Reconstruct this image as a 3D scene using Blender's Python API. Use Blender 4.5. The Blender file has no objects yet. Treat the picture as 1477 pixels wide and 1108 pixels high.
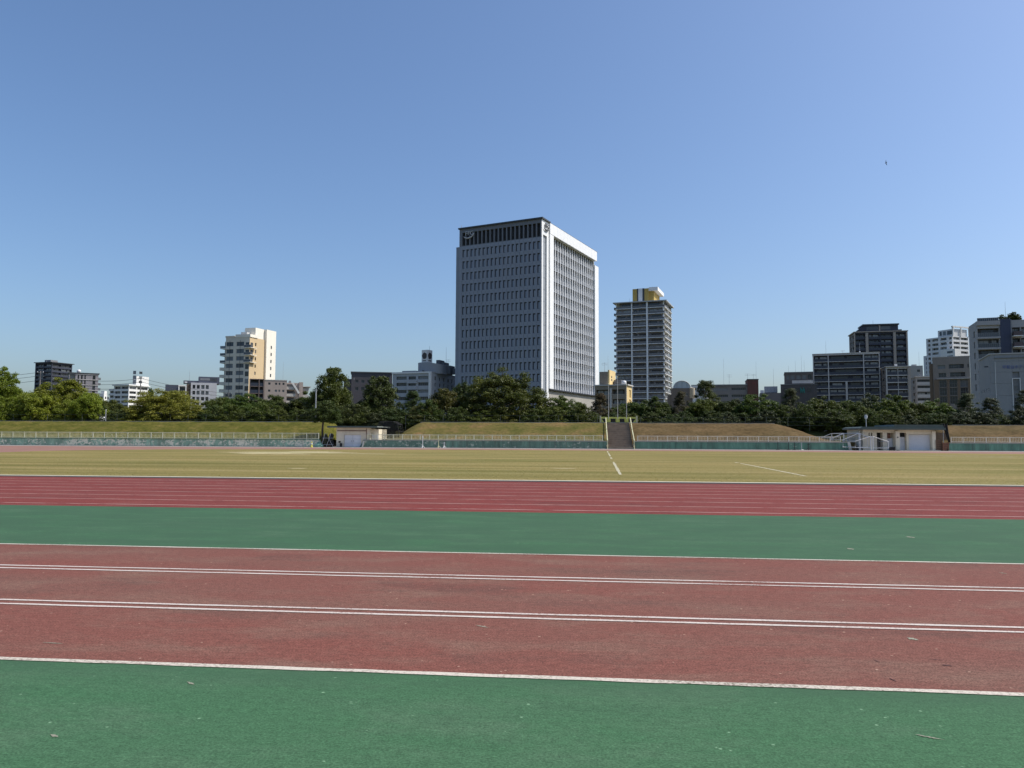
import bpy, bmesh, math, random
import numpy as np
from mathutils import Vector, Matrix, Euler
R = math.radians
random.seed(7)
scene = bpy.context.scene
COL = scene.collection

# ------------------------------------------------------------------ camera
F_PX, CX, CY = 1109.0, 738.5, 554.0           # focal length and centre of the 1477 x 1108 photograph
CAM_H = 1.464
YAW, PITCH, ROLL = R(5.7), math.atan(77.0 / F_PX), R(0.27)
cam_data = bpy.data.cameras.new('camera')
cam = bpy.data.objects.new('camera', cam_data)
COL.objects.link(cam)
scene.camera = cam
cam_data.sensor_width = 36.0
cam_data.lens = 36.0 * F_PX / 1477.0
cam_data.clip_start = 0.05
cam_data.clip_end = 6000
fwd_h = Vector((-math.sin(YAW), math.cos(YAW), 0))
right_h = Vector((math.cos(YAW), math.sin(YAW), 0))
fw = (fwd_h * math.cos(PITCH) + Vector((0, 0, 1)) * math.sin(PITCH)).normalized()
up0 = right_h.cross(fw).normalized()
# horizon falls to the right in the photograph
rt = (right_h * math.cos(ROLL) + up0 * math.sin(ROLL)).normalized()
up = rt.cross(fw).normalized()
M = Matrix((rt, up, -fw)).transposed().to_4x4()
M.translation = Vector((0, 0, CAM_H))
cam.matrix_world = M
scene.render.resolution_x, scene.render.resolution_y = 1024, 768

# ------------------------------------------------------------------ sky, sun, exposure
SUN_EL, SUN_AZ = R(51), R(90)                  # azimuth: clockwise from the camera heading
sun_h = fwd_h * math.cos(SUN_AZ) + right_h * math.sin(SUN_AZ)
sun_dir = sun_h * math.cos(SUN_EL) + Vector((0, 0, math.sin(SUN_EL)))
world = bpy.data.worlds.new('World')
scene.world = world
world.use_nodes = True
wn = world.node_tree
sky = wn.nodes.new('ShaderNodeTexSky')
sky.sky_type = 'NISHITA'
sky.sun_disc = False
sky.sun_elevation = SUN_EL
sky.sun_rotation = math.atan2(sun_h.x, sun_h.y)
sky.altitude = 0
sky.air_density = 1.0
sky.dust_density = 2.4
sky.ozone_density = 5.0
bg = wn.nodes['Background']
bg.inputs['Strength'].default_value = 0.12
sky_tint = wn.nodes.new('ShaderNodeHueSaturation')      # a shade less cyan than the model sky
sky_tint.inputs['Hue'].default_value = 0.501
sky_tint.inputs['Saturation'].default_value = 1.06
wn.links.new(sky.outputs[0], sky_tint.inputs['Color'])
wn.links.new(sky_tint.outputs[0], bg.inputs['Color'])
sun_data = bpy.data.lights.new('sun', 'SUN')
sun_data.energy = 3.4
sun_data.angle = R(0.5)
sun_data.color = (1.0, 0.95, 0.86)
sun = bpy.data.objects.new('sun', sun_data)
COL.objects.link(sun)
sun.rotation_euler = sun_dir.to_track_quat('Z', 'Y').to_euler()
sun.location = (60, 20, 90)
scene.view_settings.view_transform = 'Standard'
scene.view_settings.look = 'None'
scene.view_settings.exposure = 0.45
scene.view_settings.gamma = 1.0
scene.view_settings.use_curve_mapping = False

# ------------------------------------------------------------------ placing helpers
def ray(px, py):
    return (rt * ((px - CX) / F_PX) + up * ((CY - py) / F_PX) + fw)

def at_depth(px, py, D):
    """point seen at a pixel whose horizontal distance along the heading is D"""
    r = ray(px, py)
    return Vector((0, 0, CAM_H)) + r * (D / r.dot(fwd_h))

def at_y(px, py, Y):
    r = ray(px, py)
    return Vector((0, 0, CAM_H)) + r * (Y / r.y)

def on_ground(px, py, z=0.0):
    r = ray(px, py)
    return Vector((0, 0, CAM_H)) + r * ((z - CAM_H) / r.z)

# ------------------------------------------------------------------ materials
MATS = {}
def new_mat(name):
    m = bpy.data.materials.new(name)
    m.use_nodes = True
    MATS[name] = m
    nt = m.node_tree
    return m, nt, nt.nodes['Principled BSDF']

def ramp(nt, fac, stops):
    n = nt.nodes.new('ShaderNodeValToRGB')
    e = n.color_ramp.elements
    while len(e) < len(stops): e.new(0.5)
    for i, (p, c) in enumerate(stops):
        e[i].position = p
        e[i].color = (c[0], c[1], c[2], 1)
    nt.links.new(fac, n.inputs[0])
    return n.outputs[0]

def coords(nt, kind='Object', scale=(1, 1, 1)):
    if kind == 'World':
        g = nt.nodes.new('ShaderNodeNewGeometry'); out = g.outputs['Position']
    else:
        g = nt.nodes.new('ShaderNodeTexCoord'); out = g.outputs[kind]
    mp = nt.nodes.new('ShaderNodeMapping')
    mp.inputs['Scale'].default_value = scale
    nt.links.new(out, mp.inputs[0])
    return mp.outputs[0]

def noise(nt, vec, scale, detail=4, rough=0.55):
    n = nt.nodes.new('ShaderNodeTexNoise')
    n.inputs['Scale'].default_value = scale
    n.inputs['Detail'].default_value = detail
    n.inputs['Roughness'].default_value = rough
    nt.links.new(vec, n.inputs['Vector'])
    return n.outputs['Fac']

def mix(nt, fac, a, b, mode='MIX'):
    n = nt.nodes.new('ShaderNodeMix')
    n.data_type = 'RGBA'; n.blend_type = mode
    for inp, v in ((n.inputs[0], fac), (n.inputs[6], a), (n.inputs[7], b)):
        if isinstance(v, (int, float)): inp.default_value = v
        elif isinstance(v, tuple): inp.default_value = (v[0], v[1], v[2], 1)
        else: nt.links.new(v, inp)
    return n.outputs[2]

def bump(nt, bsdf, h, strength=0.3, dist=0.01):
    b = nt.nodes.new('ShaderNodeBump')
    b.inputs['Strength'].default_value = strength
    b.inputs['Distance'].default_value = dist
    nt.links.new(h, b.inputs['Height'])
    nt.links.new(b.outputs[0], bsdf.inputs['Normal'])

def sc(c, k): return tuple(max(0, min(1, v * k)) for v in c)

def plain(name, c, rough=0.75, var=0.18, scale=0.35, metal=0.0, streak=True):
    """painted / rendered surface with weathering in broad patches and rain streaks"""
    if name in MATS: return MATS[name]
    m, nt, b = new_mat(name)
    v = coords(nt, 'World', (1, 1, 0.18) if streak else (1, 1, 1))
    n1 = noise(nt, v, scale, 5, 0.6)
    n2 = noise(nt, coords(nt, 'World'), scale * 9, 3)
    col = ramp(nt, n1, [(0.25, sc(c, 1 - var)), (0.75, sc(c, 1 + var * 0.6))])
    col2 = ramp(nt, n2, [(0.3, (0.86, 0.86, 0.86)), (0.7, (1, 1, 1))])
    nt.links.new(mix(nt, 0.6, col, col2, 'MULTIPLY'), b.inputs['Base Color'])
    b.inputs['Roughness'].default_value = rough
    b.inputs['Metallic'].default_value = metal
    return m

def glass(name, dark=(0.012, 0.016, 0.022), pale=(0.16, 0.17, 0.18), amount=0.3, rough=0.06):
    """window pane: dark glass, here and there with a blind behind it (by object)"""
    if name in MATS: return MATS[name]
    m, nt, b = new_mat(name)
    oi = nt.nodes.new('ShaderNodeObjectInfo')
    f = ramp(nt, oi.outputs['Random'], [(1 - amount - 0.02, (0, 0, 0)), (1 - amount + 0.3 * amount, (1, 1, 1))])
    nt.links.new(mix(nt, f, dark, pale), b.inputs['Base Color'])
    b.inputs['Roughness'].default_value = rough
    b.inputs['IOR'].default_value = 1.5
    return m

def track_mat(name, base, worn, dust, dark, dirt_y=None, grain=1.0):
    m, nt, b = new_mat(name)
    w = coords(nt, 'World')
    ws = coords(nt, 'World', (0.22, 1, 1))
    ws2 = coords(nt, 'World', (0.45, 1, 1))
    big = noise(nt, ws, 0.55, 6, 0.62)
    col = ramp(nt, big, [(0.30, base), (0.50, mix_c(base, worn, .45)), (0.68, worn)])
    d = noise(nt, ws2, 1.7, 6, 0.66)
    col = mix(nt, ramp(nt, d, [(0.48, (0, 0, 0)), (0.72, (.65, .65, .65))]), col, dust)
    dk = noise(nt, ws2, 0.9, 7, 0.7)
    col = mix(nt, ramp(nt, dk, [(0.54, (0, 0, 0)), (0.68, (.6, .6, .6))]), col, dark)
    gr = noise(nt, w, 75, 3, 0.75)
    gr2 = noise(nt, coords(nt, 'World', (.6, 1, 1)), 24, 4, 0.7)
    col = mix(nt, 0.85 * grain, col, ramp(nt, gr, [(0.36, (.40, .40, .40)), (0.5, (.92, .92, .92)), (0.63, (1.6, 1.6, 1.6))]), 'MULTIPLY')
    col = mix(nt, 0.6 * grain, col, ramp(nt, gr2, [(0.36, (.60, .60, .60)), (0.5, (.97, .97, .97)), (.64, (1.35, 1.35, 1.35))]), 'MULTIPLY')
    # pale chips where the granules have worn through, in sparse flecks
    vo = nt.nodes.new('ShaderNodeTexVoronoi'); vo.inputs['Scale'].default_value = 17
    nt.links.new(w, vo.inputs['Vector'])
    chips = ramp(nt, vo.outputs['Distance'], [(0.13, (1, 1, 1)), (0.19, (0, 0, 0))])
    sel = ramp(nt, noise(nt, w, 7, 3), [(0.60, (0, 0, 0)), (0.66, (1, 1, 1))])
    col = mix(nt, mix(nt, 1.0, chips, sel, 'MULTIPLY'), col, sc(dust, 2.2))
    if dirt_y is not None:      # grime gathered along the foot of the boundary line
        sx = nt.nodes.new('ShaderNodeSeparateXYZ'); nt.links.new(w, sx.inputs[0])
        mr = nt.nodes.new('ShaderNodeMapRange'); mr.inputs['From Min'].default_value = dirt_y - .42; mr.inputs['From Max'].default_value = dirt_y
        nt.links.new(sx.outputs['Y'], mr.inputs[0])
        dm = mix(nt, 1.0, mr.outputs[0], ramp(nt, noise(nt, coords(nt, 'World', (.35, 1, 1)), 2.2, 7, .75), [(.36, (0, 0, 0)), (.56, (.9, .9, .9))]), 'MULTIPLY')
        col = mix(nt, dm, col, sc(dark, 1.1))
    nt.links.new(col, b.inputs['Base Color'])
    b.inputs['Roughness'].default_value = 0.85
    b.inputs['Specular IOR Level'].default_value = 0.12
    bump(nt, b, mix(nt, 0.5, gr, gr2), 0.5, 0.006)
    return m

def mix_c(a, b, t): return tuple(x * (1 - t) + y * t for x, y in zip(a, b))

M_RED = track_mat('track_red', (.182, .062, .047), (.160, .082, .062), (.190, .122, .090), (.095, .058, .046), None, .8)
M_LANE = track_mat('lane_red', (.182, .036, .030), (.165, .046, .038), (.20, .072, .056), (.09, .028, .025))
M_GREEN = track_mat('track_green', (.046, .124, .058), (.058, .122, .066), (.080, .136, .082), (.040, .086, .048), on_ground(738.5, 976.2).y, .6)

def line_mat(name, c, under, lo=.40, hi=.52, scale=30):
    m, nt, b = new_mat(name)
    w = coords(nt, 'World')
    n = noise(nt, w, scale, 5, .7)
    big = noise(nt, w, 0.8, 3)
    k = mix(nt, 0.35, n, big)
    col = ramp(nt, k, [(lo - .06, under), (lo, mix_c(under, c, .6)), (hi, c)])
    nt.links.new(col, b.inputs['Base Color'])
    b.inputs['Roughness'].default_value = .8
    return m
M_LINE = line_mat('line_white', (.55, .485, .43), (.25, .13, .10), .445, .515, 45)
M_LINE_GREEN = line_mat('line_white_edge', (.53, .475, .395), (.17, .14, .10), .465, .54, 45)
M_LANELINE = line_mat('line_lane', (.50, .34, .30), (.22, .07, .06), .46, .60, 2)
M_CHALK = line_mat('line_chalk', (.46, .43, .30), (.22, .19, .075), .44, .60, 5)
M_KERB = plain('kerb_white', (.66, .60, .44), .8, .15, 1.2, streak=False)
M_DRAIN = plain('drain_grate', (.045, .036, .03), .95, .2, 1.0)

def grass_mat(name, a, b_, c, streak=(0.06, 1, 1), s=0.5, fine=14):
    m, nt, b = new_mat(name)
    ws = coords(nt, 'World', streak)
    w = coords(nt, 'World')
    n1 = noise(nt, ws, s, 5, .62)
    col = ramp(nt, n1, [(.30, a), (.5, b_), (.70, c)])
    n3 = noise(nt, coords(nt, 'World', (.35, 1, 1)), s * .35, 4, .6)
    col = mix(nt, 0.75, col, ramp(nt, n3, [(.30, (.62, .72, .55)), (.50, (.97, .97, .95)), (.70, (1.12, 1.05, 1.08))]), 'MULTIPLY')
    n2 = noise(nt, coords(nt, 'World', (.5, 1, 1)), fine, 3, .7)
    col = mix(nt, 0.8, col, ramp(nt, n2, [(.30, (.38, .40, .34)), (.52, (1, 1, 1)), (.7, (1.25, 1.22, 1.2))]), 'MULTIPLY')
    nt.links.new(col, b.inputs['Base Color'])
    b.inputs['Roughness'].default_value = .95
    b.inputs['Specular IOR Level'].default_value = .1
    bump(nt, b, n2, .8, .05)
    return m
M_LAWN = grass_mat('lawn', (.150, .132, .042), (.222, .184, .066), (.295, .238, .108))
M_BANK_GREEN = grass_mat('bank_green', (.066, .070, .010), (.100, .096, .018), (.155, .126, .036), (.7, 1, 1), .9, 4.5)
M_BANK_MIXED = grass_mat('bank_mixed', (.078, .080, .018), (.128, .106, .032), (.195, .125, .055), (.7, 1, 1), .5, 4.5)
M_BANK_BROWN = grass_mat('bank_brown', (.080, .054, .022), (.108, .074, .032), (.140, .098, .048), (.6, 1, 1), .7, 4.5)
M_SOIL = grass_mat('soil', (.17, .12, .075), (.22, .16, .10), (.27, .20, .13), (.3, 1, 1), .6, 9)
M_DIRT_RED = plain('far_track', (.25, .125, .09), .9, .2, .3, streak=False)
M_SAND = grass_mat('sand', (.34, .29, .15), (.43, .37, .21), (.50, .43, .27), (.2, 1, 1), .8, 9)
M_PAVE = plain('concrete_path', (.36, .34, .30), .9, .2, .6, streak=False)
M_PLATEAU = grass_mat('plateau', (.06, .07, .02), (.09, .09, .03), (.13, .11, .05), (1, 1, 1), .3, 4)

def peel_mat(name, paint, bare, dark, lo, hi):
    m, nt, b = new_mat(name)
    w = coords(nt, 'World', (1, 1, 1.3))
    n = noise(nt, w, 2.6, 8, .72)
    n2 = noise(nt, w, .32, 3)
    k = mix(nt, .35, n, n2)
    paintc = ramp(nt, noise(nt, coords(nt, 'World', (1, 1, .25)), 1.2, 5, .65), [(.3, sc(paint, .55)), (.55, paint), (.75, sc(paint, 1.5))])
    col = mix(nt, ramp(nt, k, [(lo, (0, 0, 0)), (hi, (1, 1, 1))]), paintc, bare)
    st = noise(nt, coords(nt, 'World', (2.6, 2.6, .12)), 1.0, 4, .6)
    col = mix(nt, ramp(nt, st, [(.52, (0, 0, 0)), (.72, (.65, .65, .65))]), col, dark)
    nt.links.new(col, b.inputs['Base Color'])
    b.inputs['Roughness'].default_value = .85
    bump(nt, b, k, .4, .02)
    return m
M_PEEL_L = peel_mat('wall_peeling', (.26, .39, .29), (.70, .66, .52), (.23, .24, .18), .50, .535)
M_PEEL_M = peel_mat('wall_teal_worn', (.135, .230, .175), (.43, .46, .38), (.085, .105, .08), .545, .60)
M_PEEL_R = peel_mat('wall_teal', (.120, .245, .180), (.32, .40, .32), (.075, .10, .08), .58, .66)

def leaf_mat(name, cols, trans=.28, hue_var=.06):
    m, nt, b = new_mat(name)
    w = coords(nt, 'Object')
    n = noise(nt, w, .55, 4, .65)
    col = ramp(nt, n, [(.30, cols[0]), (.50, cols[1]), (.70, cols[2])])
    oi = nt.nodes.new('ShaderNodeObjectInfo')
    hs = nt.nodes.new('ShaderNodeHueSaturation')
    mr = nt.nodes.new('ShaderNodeMapRange')
    mr.inputs['To Min'].default_value = .5 - hue_var * .35
    mr.inputs['To Max'].default_value = .5 + hue_var * .35
    nt.links.new(oi.outputs['Random'], mr.inputs[0])
    nt.links.new(mr.outputs[0], hs.inputs['Hue'])
    mr2 = nt.nodes.new('ShaderNodeMapRange')
    mr2.inputs['To Min'].default_value = .78
    mr2.inputs['To Max'].default_value = 1.18
    wn_ = nt.nodes.new('ShaderNodeTexWhiteNoise'); wn_.noise_dimensions = '1D'
    nt.links.new(oi.outputs['Random'], wn_.inputs['W'])
    nt.links.new(wn_.outputs[0], mr2.inputs[0])
    nt.links.new(mr2.outputs[0], hs.inputs['Value'])
    nt.links.new(col, hs.inputs['Color'])
    nt.links.new(hs.outputs[0], b.inputs['Base Color'])
    b.inputs['Roughness'].default_value = .55
    b.inputs['Specular IOR Level'].default_value = .3
    t = nt.nodes.new('ShaderNodeBsdfTranslucent')
    tc = mix(nt, 1.0, hs.outputs[0], (1.0, 1.1, .45), 'MULTIPLY')
    nt.links.new(tc, t.inputs['Color'])
    ms = nt.nodes.new('ShaderNodeMixShader')
    ms.inputs[0].default_value = trans
    nt.links.new(b.outputs[0], ms.inputs[1]); nt.links.new(t.outputs[0], ms.inputs[2])
    nt.links.new(ms.outputs[0], nt.nodes['Material Output'].inputs['Surface'])
    return m
LEAF = {
    'bright': leaf_mat('leaf_bright', [(.120, .160, .014), (.190, .230, .026), (.260, .290, .044)], .40),
    'dark': leaf_mat('leaf_dark', [(.034, .050, .009), (.058, .078, .014), (.098, .116, .025)]),
    'mid': leaf_mat('leaf_mid', [(.042, .062, .010), (.074, .098, .016), (.120, .140, .030)]),
    'camphor': leaf_mat('leaf_camphor', [(.105, .108, .016), (.225, .200, .036), (.320, .265, .065)], .28),
    'olive': leaf_mat('leaf_olive', [(.045, .060, .012), (.095, .100, .020), (.150, .135, .032)], .25),
    'pine': leaf_mat('leaf_pine', [(.026, .038, .014), (.045, .060, .020), (.080, .085, .034)], .15),
    'rust': leaf_mat('leaf_rust', [(.040, .040, .016), (.066, .058, .022), (.110, .075, .034)], .2),
    'conifer': leaf_mat('leaf_conifer', [(.028, .044, .009), (.048, .068, .014), (.080, .100, .025)], .2),
}
M_BARK = plain('bark', (.085, .062, .045), .95, .35, 1.5)

# ------------------------------------------------------------------ object helpers
def link(o):
    COL.objects.link(o); return o

def tag(o, label=None, cat=None, group=None, kind=None):
    if label: o['label'] = label
    if cat: o['category'] = cat
    if group: o['group'] = group
    if kind: o['kind'] = kind
    return o

def empty(name, loc, rz=0.0):
    o = bpy.data.objects.new(name, None)
    o.empty_display_size = .3
    o.location = loc; o.rotation_euler = (0, 0, rz)
    return link(o)

class MB:
    """collects boxes, quads, tubes; build() links ONE mesh object"""
    def __init__(s): s.v = []; s.f = []; s.m = []
    def quad(s, a, b, c, d, mi=0):
        i = len(s.v); s.v += [tuple(a), tuple(b), tuple(c), tuple(d)]; s.f.append((i, i+1, i+2, i+3)); s.m.append(mi); return s
    def poly(s, pts, mi=0):
        i = len(s.v); s.v += [tuple(p) for p in pts]; s.f.append(tuple(range(i, i + len(pts)))); s.m.append(mi); return s
    def box(s, x0, x1, y0, y1, z0, z1, mi=0):
        i = len(s.v)
        s.v += [(x0,y0,z0),(x1,y0,z0),(x1,y1,z0),(x0,y1,z0),(x0,y0,z1),(x1,y0,z1),(x1,y1,z1),(x0,y1,z1)]
        for q in ((0,3,2,1),(4,5,6,7),(0,1,5,4),(1,2,6,5),(2,3,7,6),(3,0,4,7)):
            s.f.append(tuple(i + k for k in q)); s.m.append(mi)
        return s
    def tube(s, pts, r, n=6, mi=0, caps=True):
        pts = [Vector(p) for p in pts]
        rs = r if isinstance(r, (list, tuple)) else [r] * len(pts)
        rings = []
        for k, p in enumerate(pts):
            d = (pts[min(k+1, len(pts)-1)] - pts[max(k-1, 0)]).normalized()
            a = d.cross(Vector((0, 0, 1)))
            if a.length < 1e-3: a = d.cross(Vector((1, 0, 0)))
            a.normalize(); b = d.cross(a).normalized()
            i = len(s.v); rings.append(i)
            for j in range(n):
                t = 2 * math.pi * j / n
                s.v.append(tuple(p + (a * math.cos(t) + b * math.sin(t)) * rs[k]))
        for k in range(len(rings) - 1):
            for j in range(n):
                s.f.append((rings[k] + j, rings[k] + (j+1) % n, rings[k+1] + (j+1) % n, rings[k+1] + j)); s.m.append(mi)
        if caps:
            s.f.append(tuple(rings[0] + j for j in range(n))); s.m.append(mi)
            s.f.append(tuple(rings[-1] + j for j in reversed(range(n)))); s.m.append(mi)
        return s
    def prism(s, pts2, y0, y1, mi=0):
        """outline in x,z extruded along y"""
        n = len(pts2); i = len(s.v)
        s.v += [(x, y0, z) for x, z in pts2] + [(x, y1, z) for x, z in pts2]
        s.f.append(tuple(i + k for k in range(n))); s.m.append(mi)
        s.f.append(tuple(i + n + k for k in reversed(range(n)))); s.m.append(mi)
        for k in range(n):
            s.f.append((i + k, i + n + k, i + n + (k+1) % n, i + (k+1) % n)); s.m.append(mi)
        return s
    def lathe(s, prof, n=16, c=(0, 0, 0), mi=0, a0=0, a1=2*math.pi):
        i = len(s.v); k = len(prof)
        for j in range(n + 1):
            t = a0 + (a1 - a0) * j / n
            for r, z in prof: s.v.append((c[0] + r * math.cos(t), c[1] + r * math.sin(t), c[2] + z))
        for j in range(n):
            for q in range(k - 1):
                s.f.append((i + j*k + q, i + (j+1)*k + q, i + (j+1)*k + q+1, i + j*k + q+1)); s.m.append(mi)
        return s
    def mesh(s, name, mats, smooth=False):
        me = bpy.data.meshes.new(name)
        me.from_pydata(s.v, [], s.f)
        for mt in (mats if isinstance(mats, (list, tuple)) else [mats]): me.materials.append(mt)
        me.polygons.foreach_set('material_index', s.m)
        bm = bmesh.new(); bm.from_mesh(me)
        bmesh.ops.recalc_face_normals(bm, faces=bm.faces); bm.to_mesh(me); bm.free()
        if smooth: me.polygons.foreach_set('use_smooth', [True] * len(me.polygons))
        return me
    def build(s, name, mats, parent=None, smooth=False, loc=None, rz=0.0):
        o = bpy.data.objects.new(name, s.mesh(name, mats, smooth))
        if loc is not None: o.location = loc
        o.rotation_euler = (0, 0, rz)
        o.parent = parent
        return link(o)

def inst(name, me, parent, loc, rz=0.0, scale=None):
    o = bpy.data.objects.new(name, me)
    o.location = loc; o.rotation_euler = (0, 0, rz); o.parent = parent
    if scale: o.scale = scale
    return link(o)

def sheet(name, pts, z, mat, parent=None, kind='structure'):
    mb = MB(); mb.poly([(x, y, z) for x, y in pts])
    o = mb.build(name, mat, parent)
    if kind and parent is None: o['kind'] = kind
    for p in o.data.polygons:
        if p.normal.z < 0: p.flip()
    return o

# ================================================================== GROUND
K = math.cos(YAW)
Y_NEAR, Y_D2, Y_D1, Y_WHITE, Y_GREEN, Y_OUT, Y_KERB = [on_ground(738.5, y).y for y in (976.2, 888.5, 834.1, 799.2, 738.9, 735.4, 694.4)]
Y_WALL = 104.1 * K
XL, XR = -150, 150
rect = lambda y0, y1, x0=XL, x1=XR: [(x0, y0), (x1, y0), (x1, y1), (x0, y1)]
sheet('ground', [(-2500, -900), (2500, -900), (2500, 3500), (-2500, 3500)], -0.05, M_PLATEAU)
apron = sheet('green_apron', rect(-25, Y_NEAR), 0.0, M_GREEN)
runway = sheet('runway', rect(Y_NEAR, Y_WHITE), 0.0, M_RED)
strip = sheet('green_strip', rect(Y_WHITE, Y_GREEN), 0.0, M_GREEN)
track = sheet('running_track', rect(Y_GREEN, Y_KERB + .4), 0.0, M_LANE)
sheet('far_track', rect(Y_KERB + .4, Y_WALL - 4.2, -190, 190), -0.012, M_DIRT_RED)
sheet('far_path', rect(Y_WALL - 4.2, Y_WALL + 12, -190, 190), -0.008, M_PAVE)
# infield lawn: its far edge swings towards the camera on the left, where the bend begins
far = [(-60, 656.5), (0, 652.6), (60, 650.6), (120, 649.6), (240, 648.3), (400, 648.2), (738, 649.2), (1100, 651.6), (1477, 654.9), (1600, 656)]
pts = [(XL, Y_KERB + .45), (XR, Y_KERB + .45)]
fp = [on_ground(x, y) for x, y in far]
pts += [(110, fp[-1].y)] + [(p.x, p.y) for p in reversed(fp)] + [(-95, 50), (-150, 44)]
infield = sheet('infield', pts, 0.004, M_LAWN)

def paint(y, w, mat, parent_name, x0=XL, x1=XR, z=.004):
    """a painted line: a strip with a slightly uneven edge"""
    mb = MB(); n = 300
    xs = [x0 + (x1 - x0) * i / n for i in range(n + 1)]
    lo = [y - w / 2 + random.uniform(-.1, .1) * w for _ in xs]; hi = [y + w / 2 + random.uniform(-.1, .1) * w for _ in xs]
    for i in range(n):
        mb.quad((xs[i], lo[i], z), (xs[i+1], lo[i+1], z), (xs[i+1], hi[i+1], z), (xs[i], hi[i], z))
    o = mb.build(parent_name, mat)
    for p in o.data.polygons:
        if p.normal.z < 0: p.flip()
    return o
def struct_line(*a, **k):
    o = paint(*a, **k); o['kind'] = 'structure'; return o
struct_line(Y_NEAR, .058, M_LINE_GREEN, 'boundary_line', -30, 30)
for y in (Y_D2 - .075, Y_D2 + .075): struct_line(y, .048, M_LINE, 'runway_line', -40, 40)
for y in (Y_D1 - .083, Y_D1 + .083): struct_line(y, .048, M_LINE, 'runway_line', -40, 40)
struct_line(Y_WHITE, .06, M_LINE_GREEN, 'boundary_line', -60, 60)
for i in range(8):
    o = paint(Y_OUT + (Y_KERB - .2 - Y_OUT) / 8 * i, .06, M_LANELINE, 'lane_line', -80, 80); o.parent = track
# scuffs: gouged dark rubber and pale scratches
M_SCUFF = plain('scuff_dark', (.085, .03, .026), .9, .2, 8, streak=False); M_SCRATCH = plain('scratch_pale', (.26, .26, .19), .9, .3, 8, streak=False)
def scuff(a, b, w, mat, parent=None):
    A, B = on_ground(*a), on_ground(*b); d = B - A; L = d.length; d.normalize(); n_ = Vector((-d.y, d.x, 0)); m_ = MB(); k = 14; up_, lo_ = [], []
    for i in range(k + 1):
        t = i / k; c = A + d * (L * t) + n_ * random.uniform(-.2, .2) * w; h = w * math.sin(math.pi * min(.97, max(.03, t))) * random.uniform(.35, 1)
        up_.append((c.x + n_.x * h, c.y + n_.y * h, .003)); lo_.append((c.x - n_.x * h, c.y - n_.y * h, .003))
    for i in range(k): m_.quad(lo_[i], lo_[i+1], up_[i+1], up_[i])
    o = m_.build('scuff_mark', mat, apron if A.y < Y_NEAR else runway if A.y < Y_WHITE else strip)
    for p in o.data.polygons:
        if p.normal.z < 0: p.flip()
scuff((1357, 959), (1376, 961.5), .016, M_SCUFF); scuff((1338, 951), (1364, 953), .008, M_SCUFF); scuff((1260, 952), (1270, 956), .007, M_SCUFF)
scuff((1282, 978), (1294, 984), .008, M_SCUFF); scuff((1308, 920), (1325, 924), .035, M_SCRATCH); scuff((1320, 1060), (1362, 1068), .012, M_SCRATCH)
scuff((685, 902), (706, 906), .012, M_SCRATCH); scuff((60, 927), (92, 929), .010, M_SCRATCH); scuff((1306, 774), (1320, 776), .05, M_SCRATCH); scuff((1222, 791), (1232, 793), .05, M_SCRATCH); scuff((1440, 826), (1453, 828), .02, M_SCRATCH); scuff((270, 984), (280, 988), .014, M_SCRATCH); scuff((72, 1060), (84, 1064), .012, M_SCRATCH)
# kerb and drain between track and infield
mb = MB(); mb.box(XL, XR, Y_KERB, Y_KERB + .26, -.02, .035)
tag(mb.build('infield_kerb', M_KERB), kind='structure')
mb = MB(); mb.box(XL, XR, Y_KERB - .18, Y_KERB - .004, -.02, .006)
tag(mb.build('drain_channel', M_DRAIN), kind='structure')
# chalk lines on the grass
def chalk(a, b, w, name='pitch_line', gaps=()):
    A, B = on_ground(*a), on_ground(*b); d = (B - A); L = d.length; d.normalize(); n = Vector((-d.y, d.x, 0)) * (w / 2)
    mb = MB(); k = 60
    for i in range(k):
        t0, t1 = i / k, (i + 1) / k
        if any(g0 <= t0 < g1 for g0, g1 in gaps): continue
        j = random.uniform(.55, 1.1)
        p, q = A + d * (L * t0), A + d * (L * t1)
        mb.quad(*[(v.x, v.y, .009) for v in (p - n * j, q - n * j, q + n * j, p + n * j)])
    o = mb.build(name, M_CHALK, infield)
    for p in o.data.polygons:
        if p.normal.z < 0: p.flip()
chalk((895, 685), (876, 651), .15, gaps=((.30, .42), (.5, .56), (.80, .86)))
chalk((1162, 687), (1060, 667), .16, gaps=((.88, .92),))
chalk((1300, 656.2), (1520, 660.0), .5)
chalk((1360, 658.6), (1520, 661.8), .3)
chalk((555, 655), (470, 653.4), .5)
mb = MB()
def blob(mb, px, py, rx, ry, z):
    c = on_ground(px, py)
    pts = []
    for i in range(28):
        t = 2 * math.pi * i / 28; k = random.uniform(.6, 1.15)
        pts.append((c.x + rx * k * math.cos(t), c.y + ry * k * math.sin(t), z))
    mb.poly(pts)
for k, (px, py, rx, ry) in enumerate([(415, 652.8, 6.0, 3.4), (395, 654.6, 3.6, 1.8), (455, 651.8, 3.2, 1.6), (368, 653.2, 2.2, 1.2), (430, 676, .5, .35), (812, 676, .7, .3)]):
    b_ = MB(); blob(b_, px, py, rx, ry, .0075 + .0008 * k)
    o = b_.build('bare_sand_patch', M_SAND, infield)
    for p in o.data.polygons:
        if p.normal.z < 0: p.flip()

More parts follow.
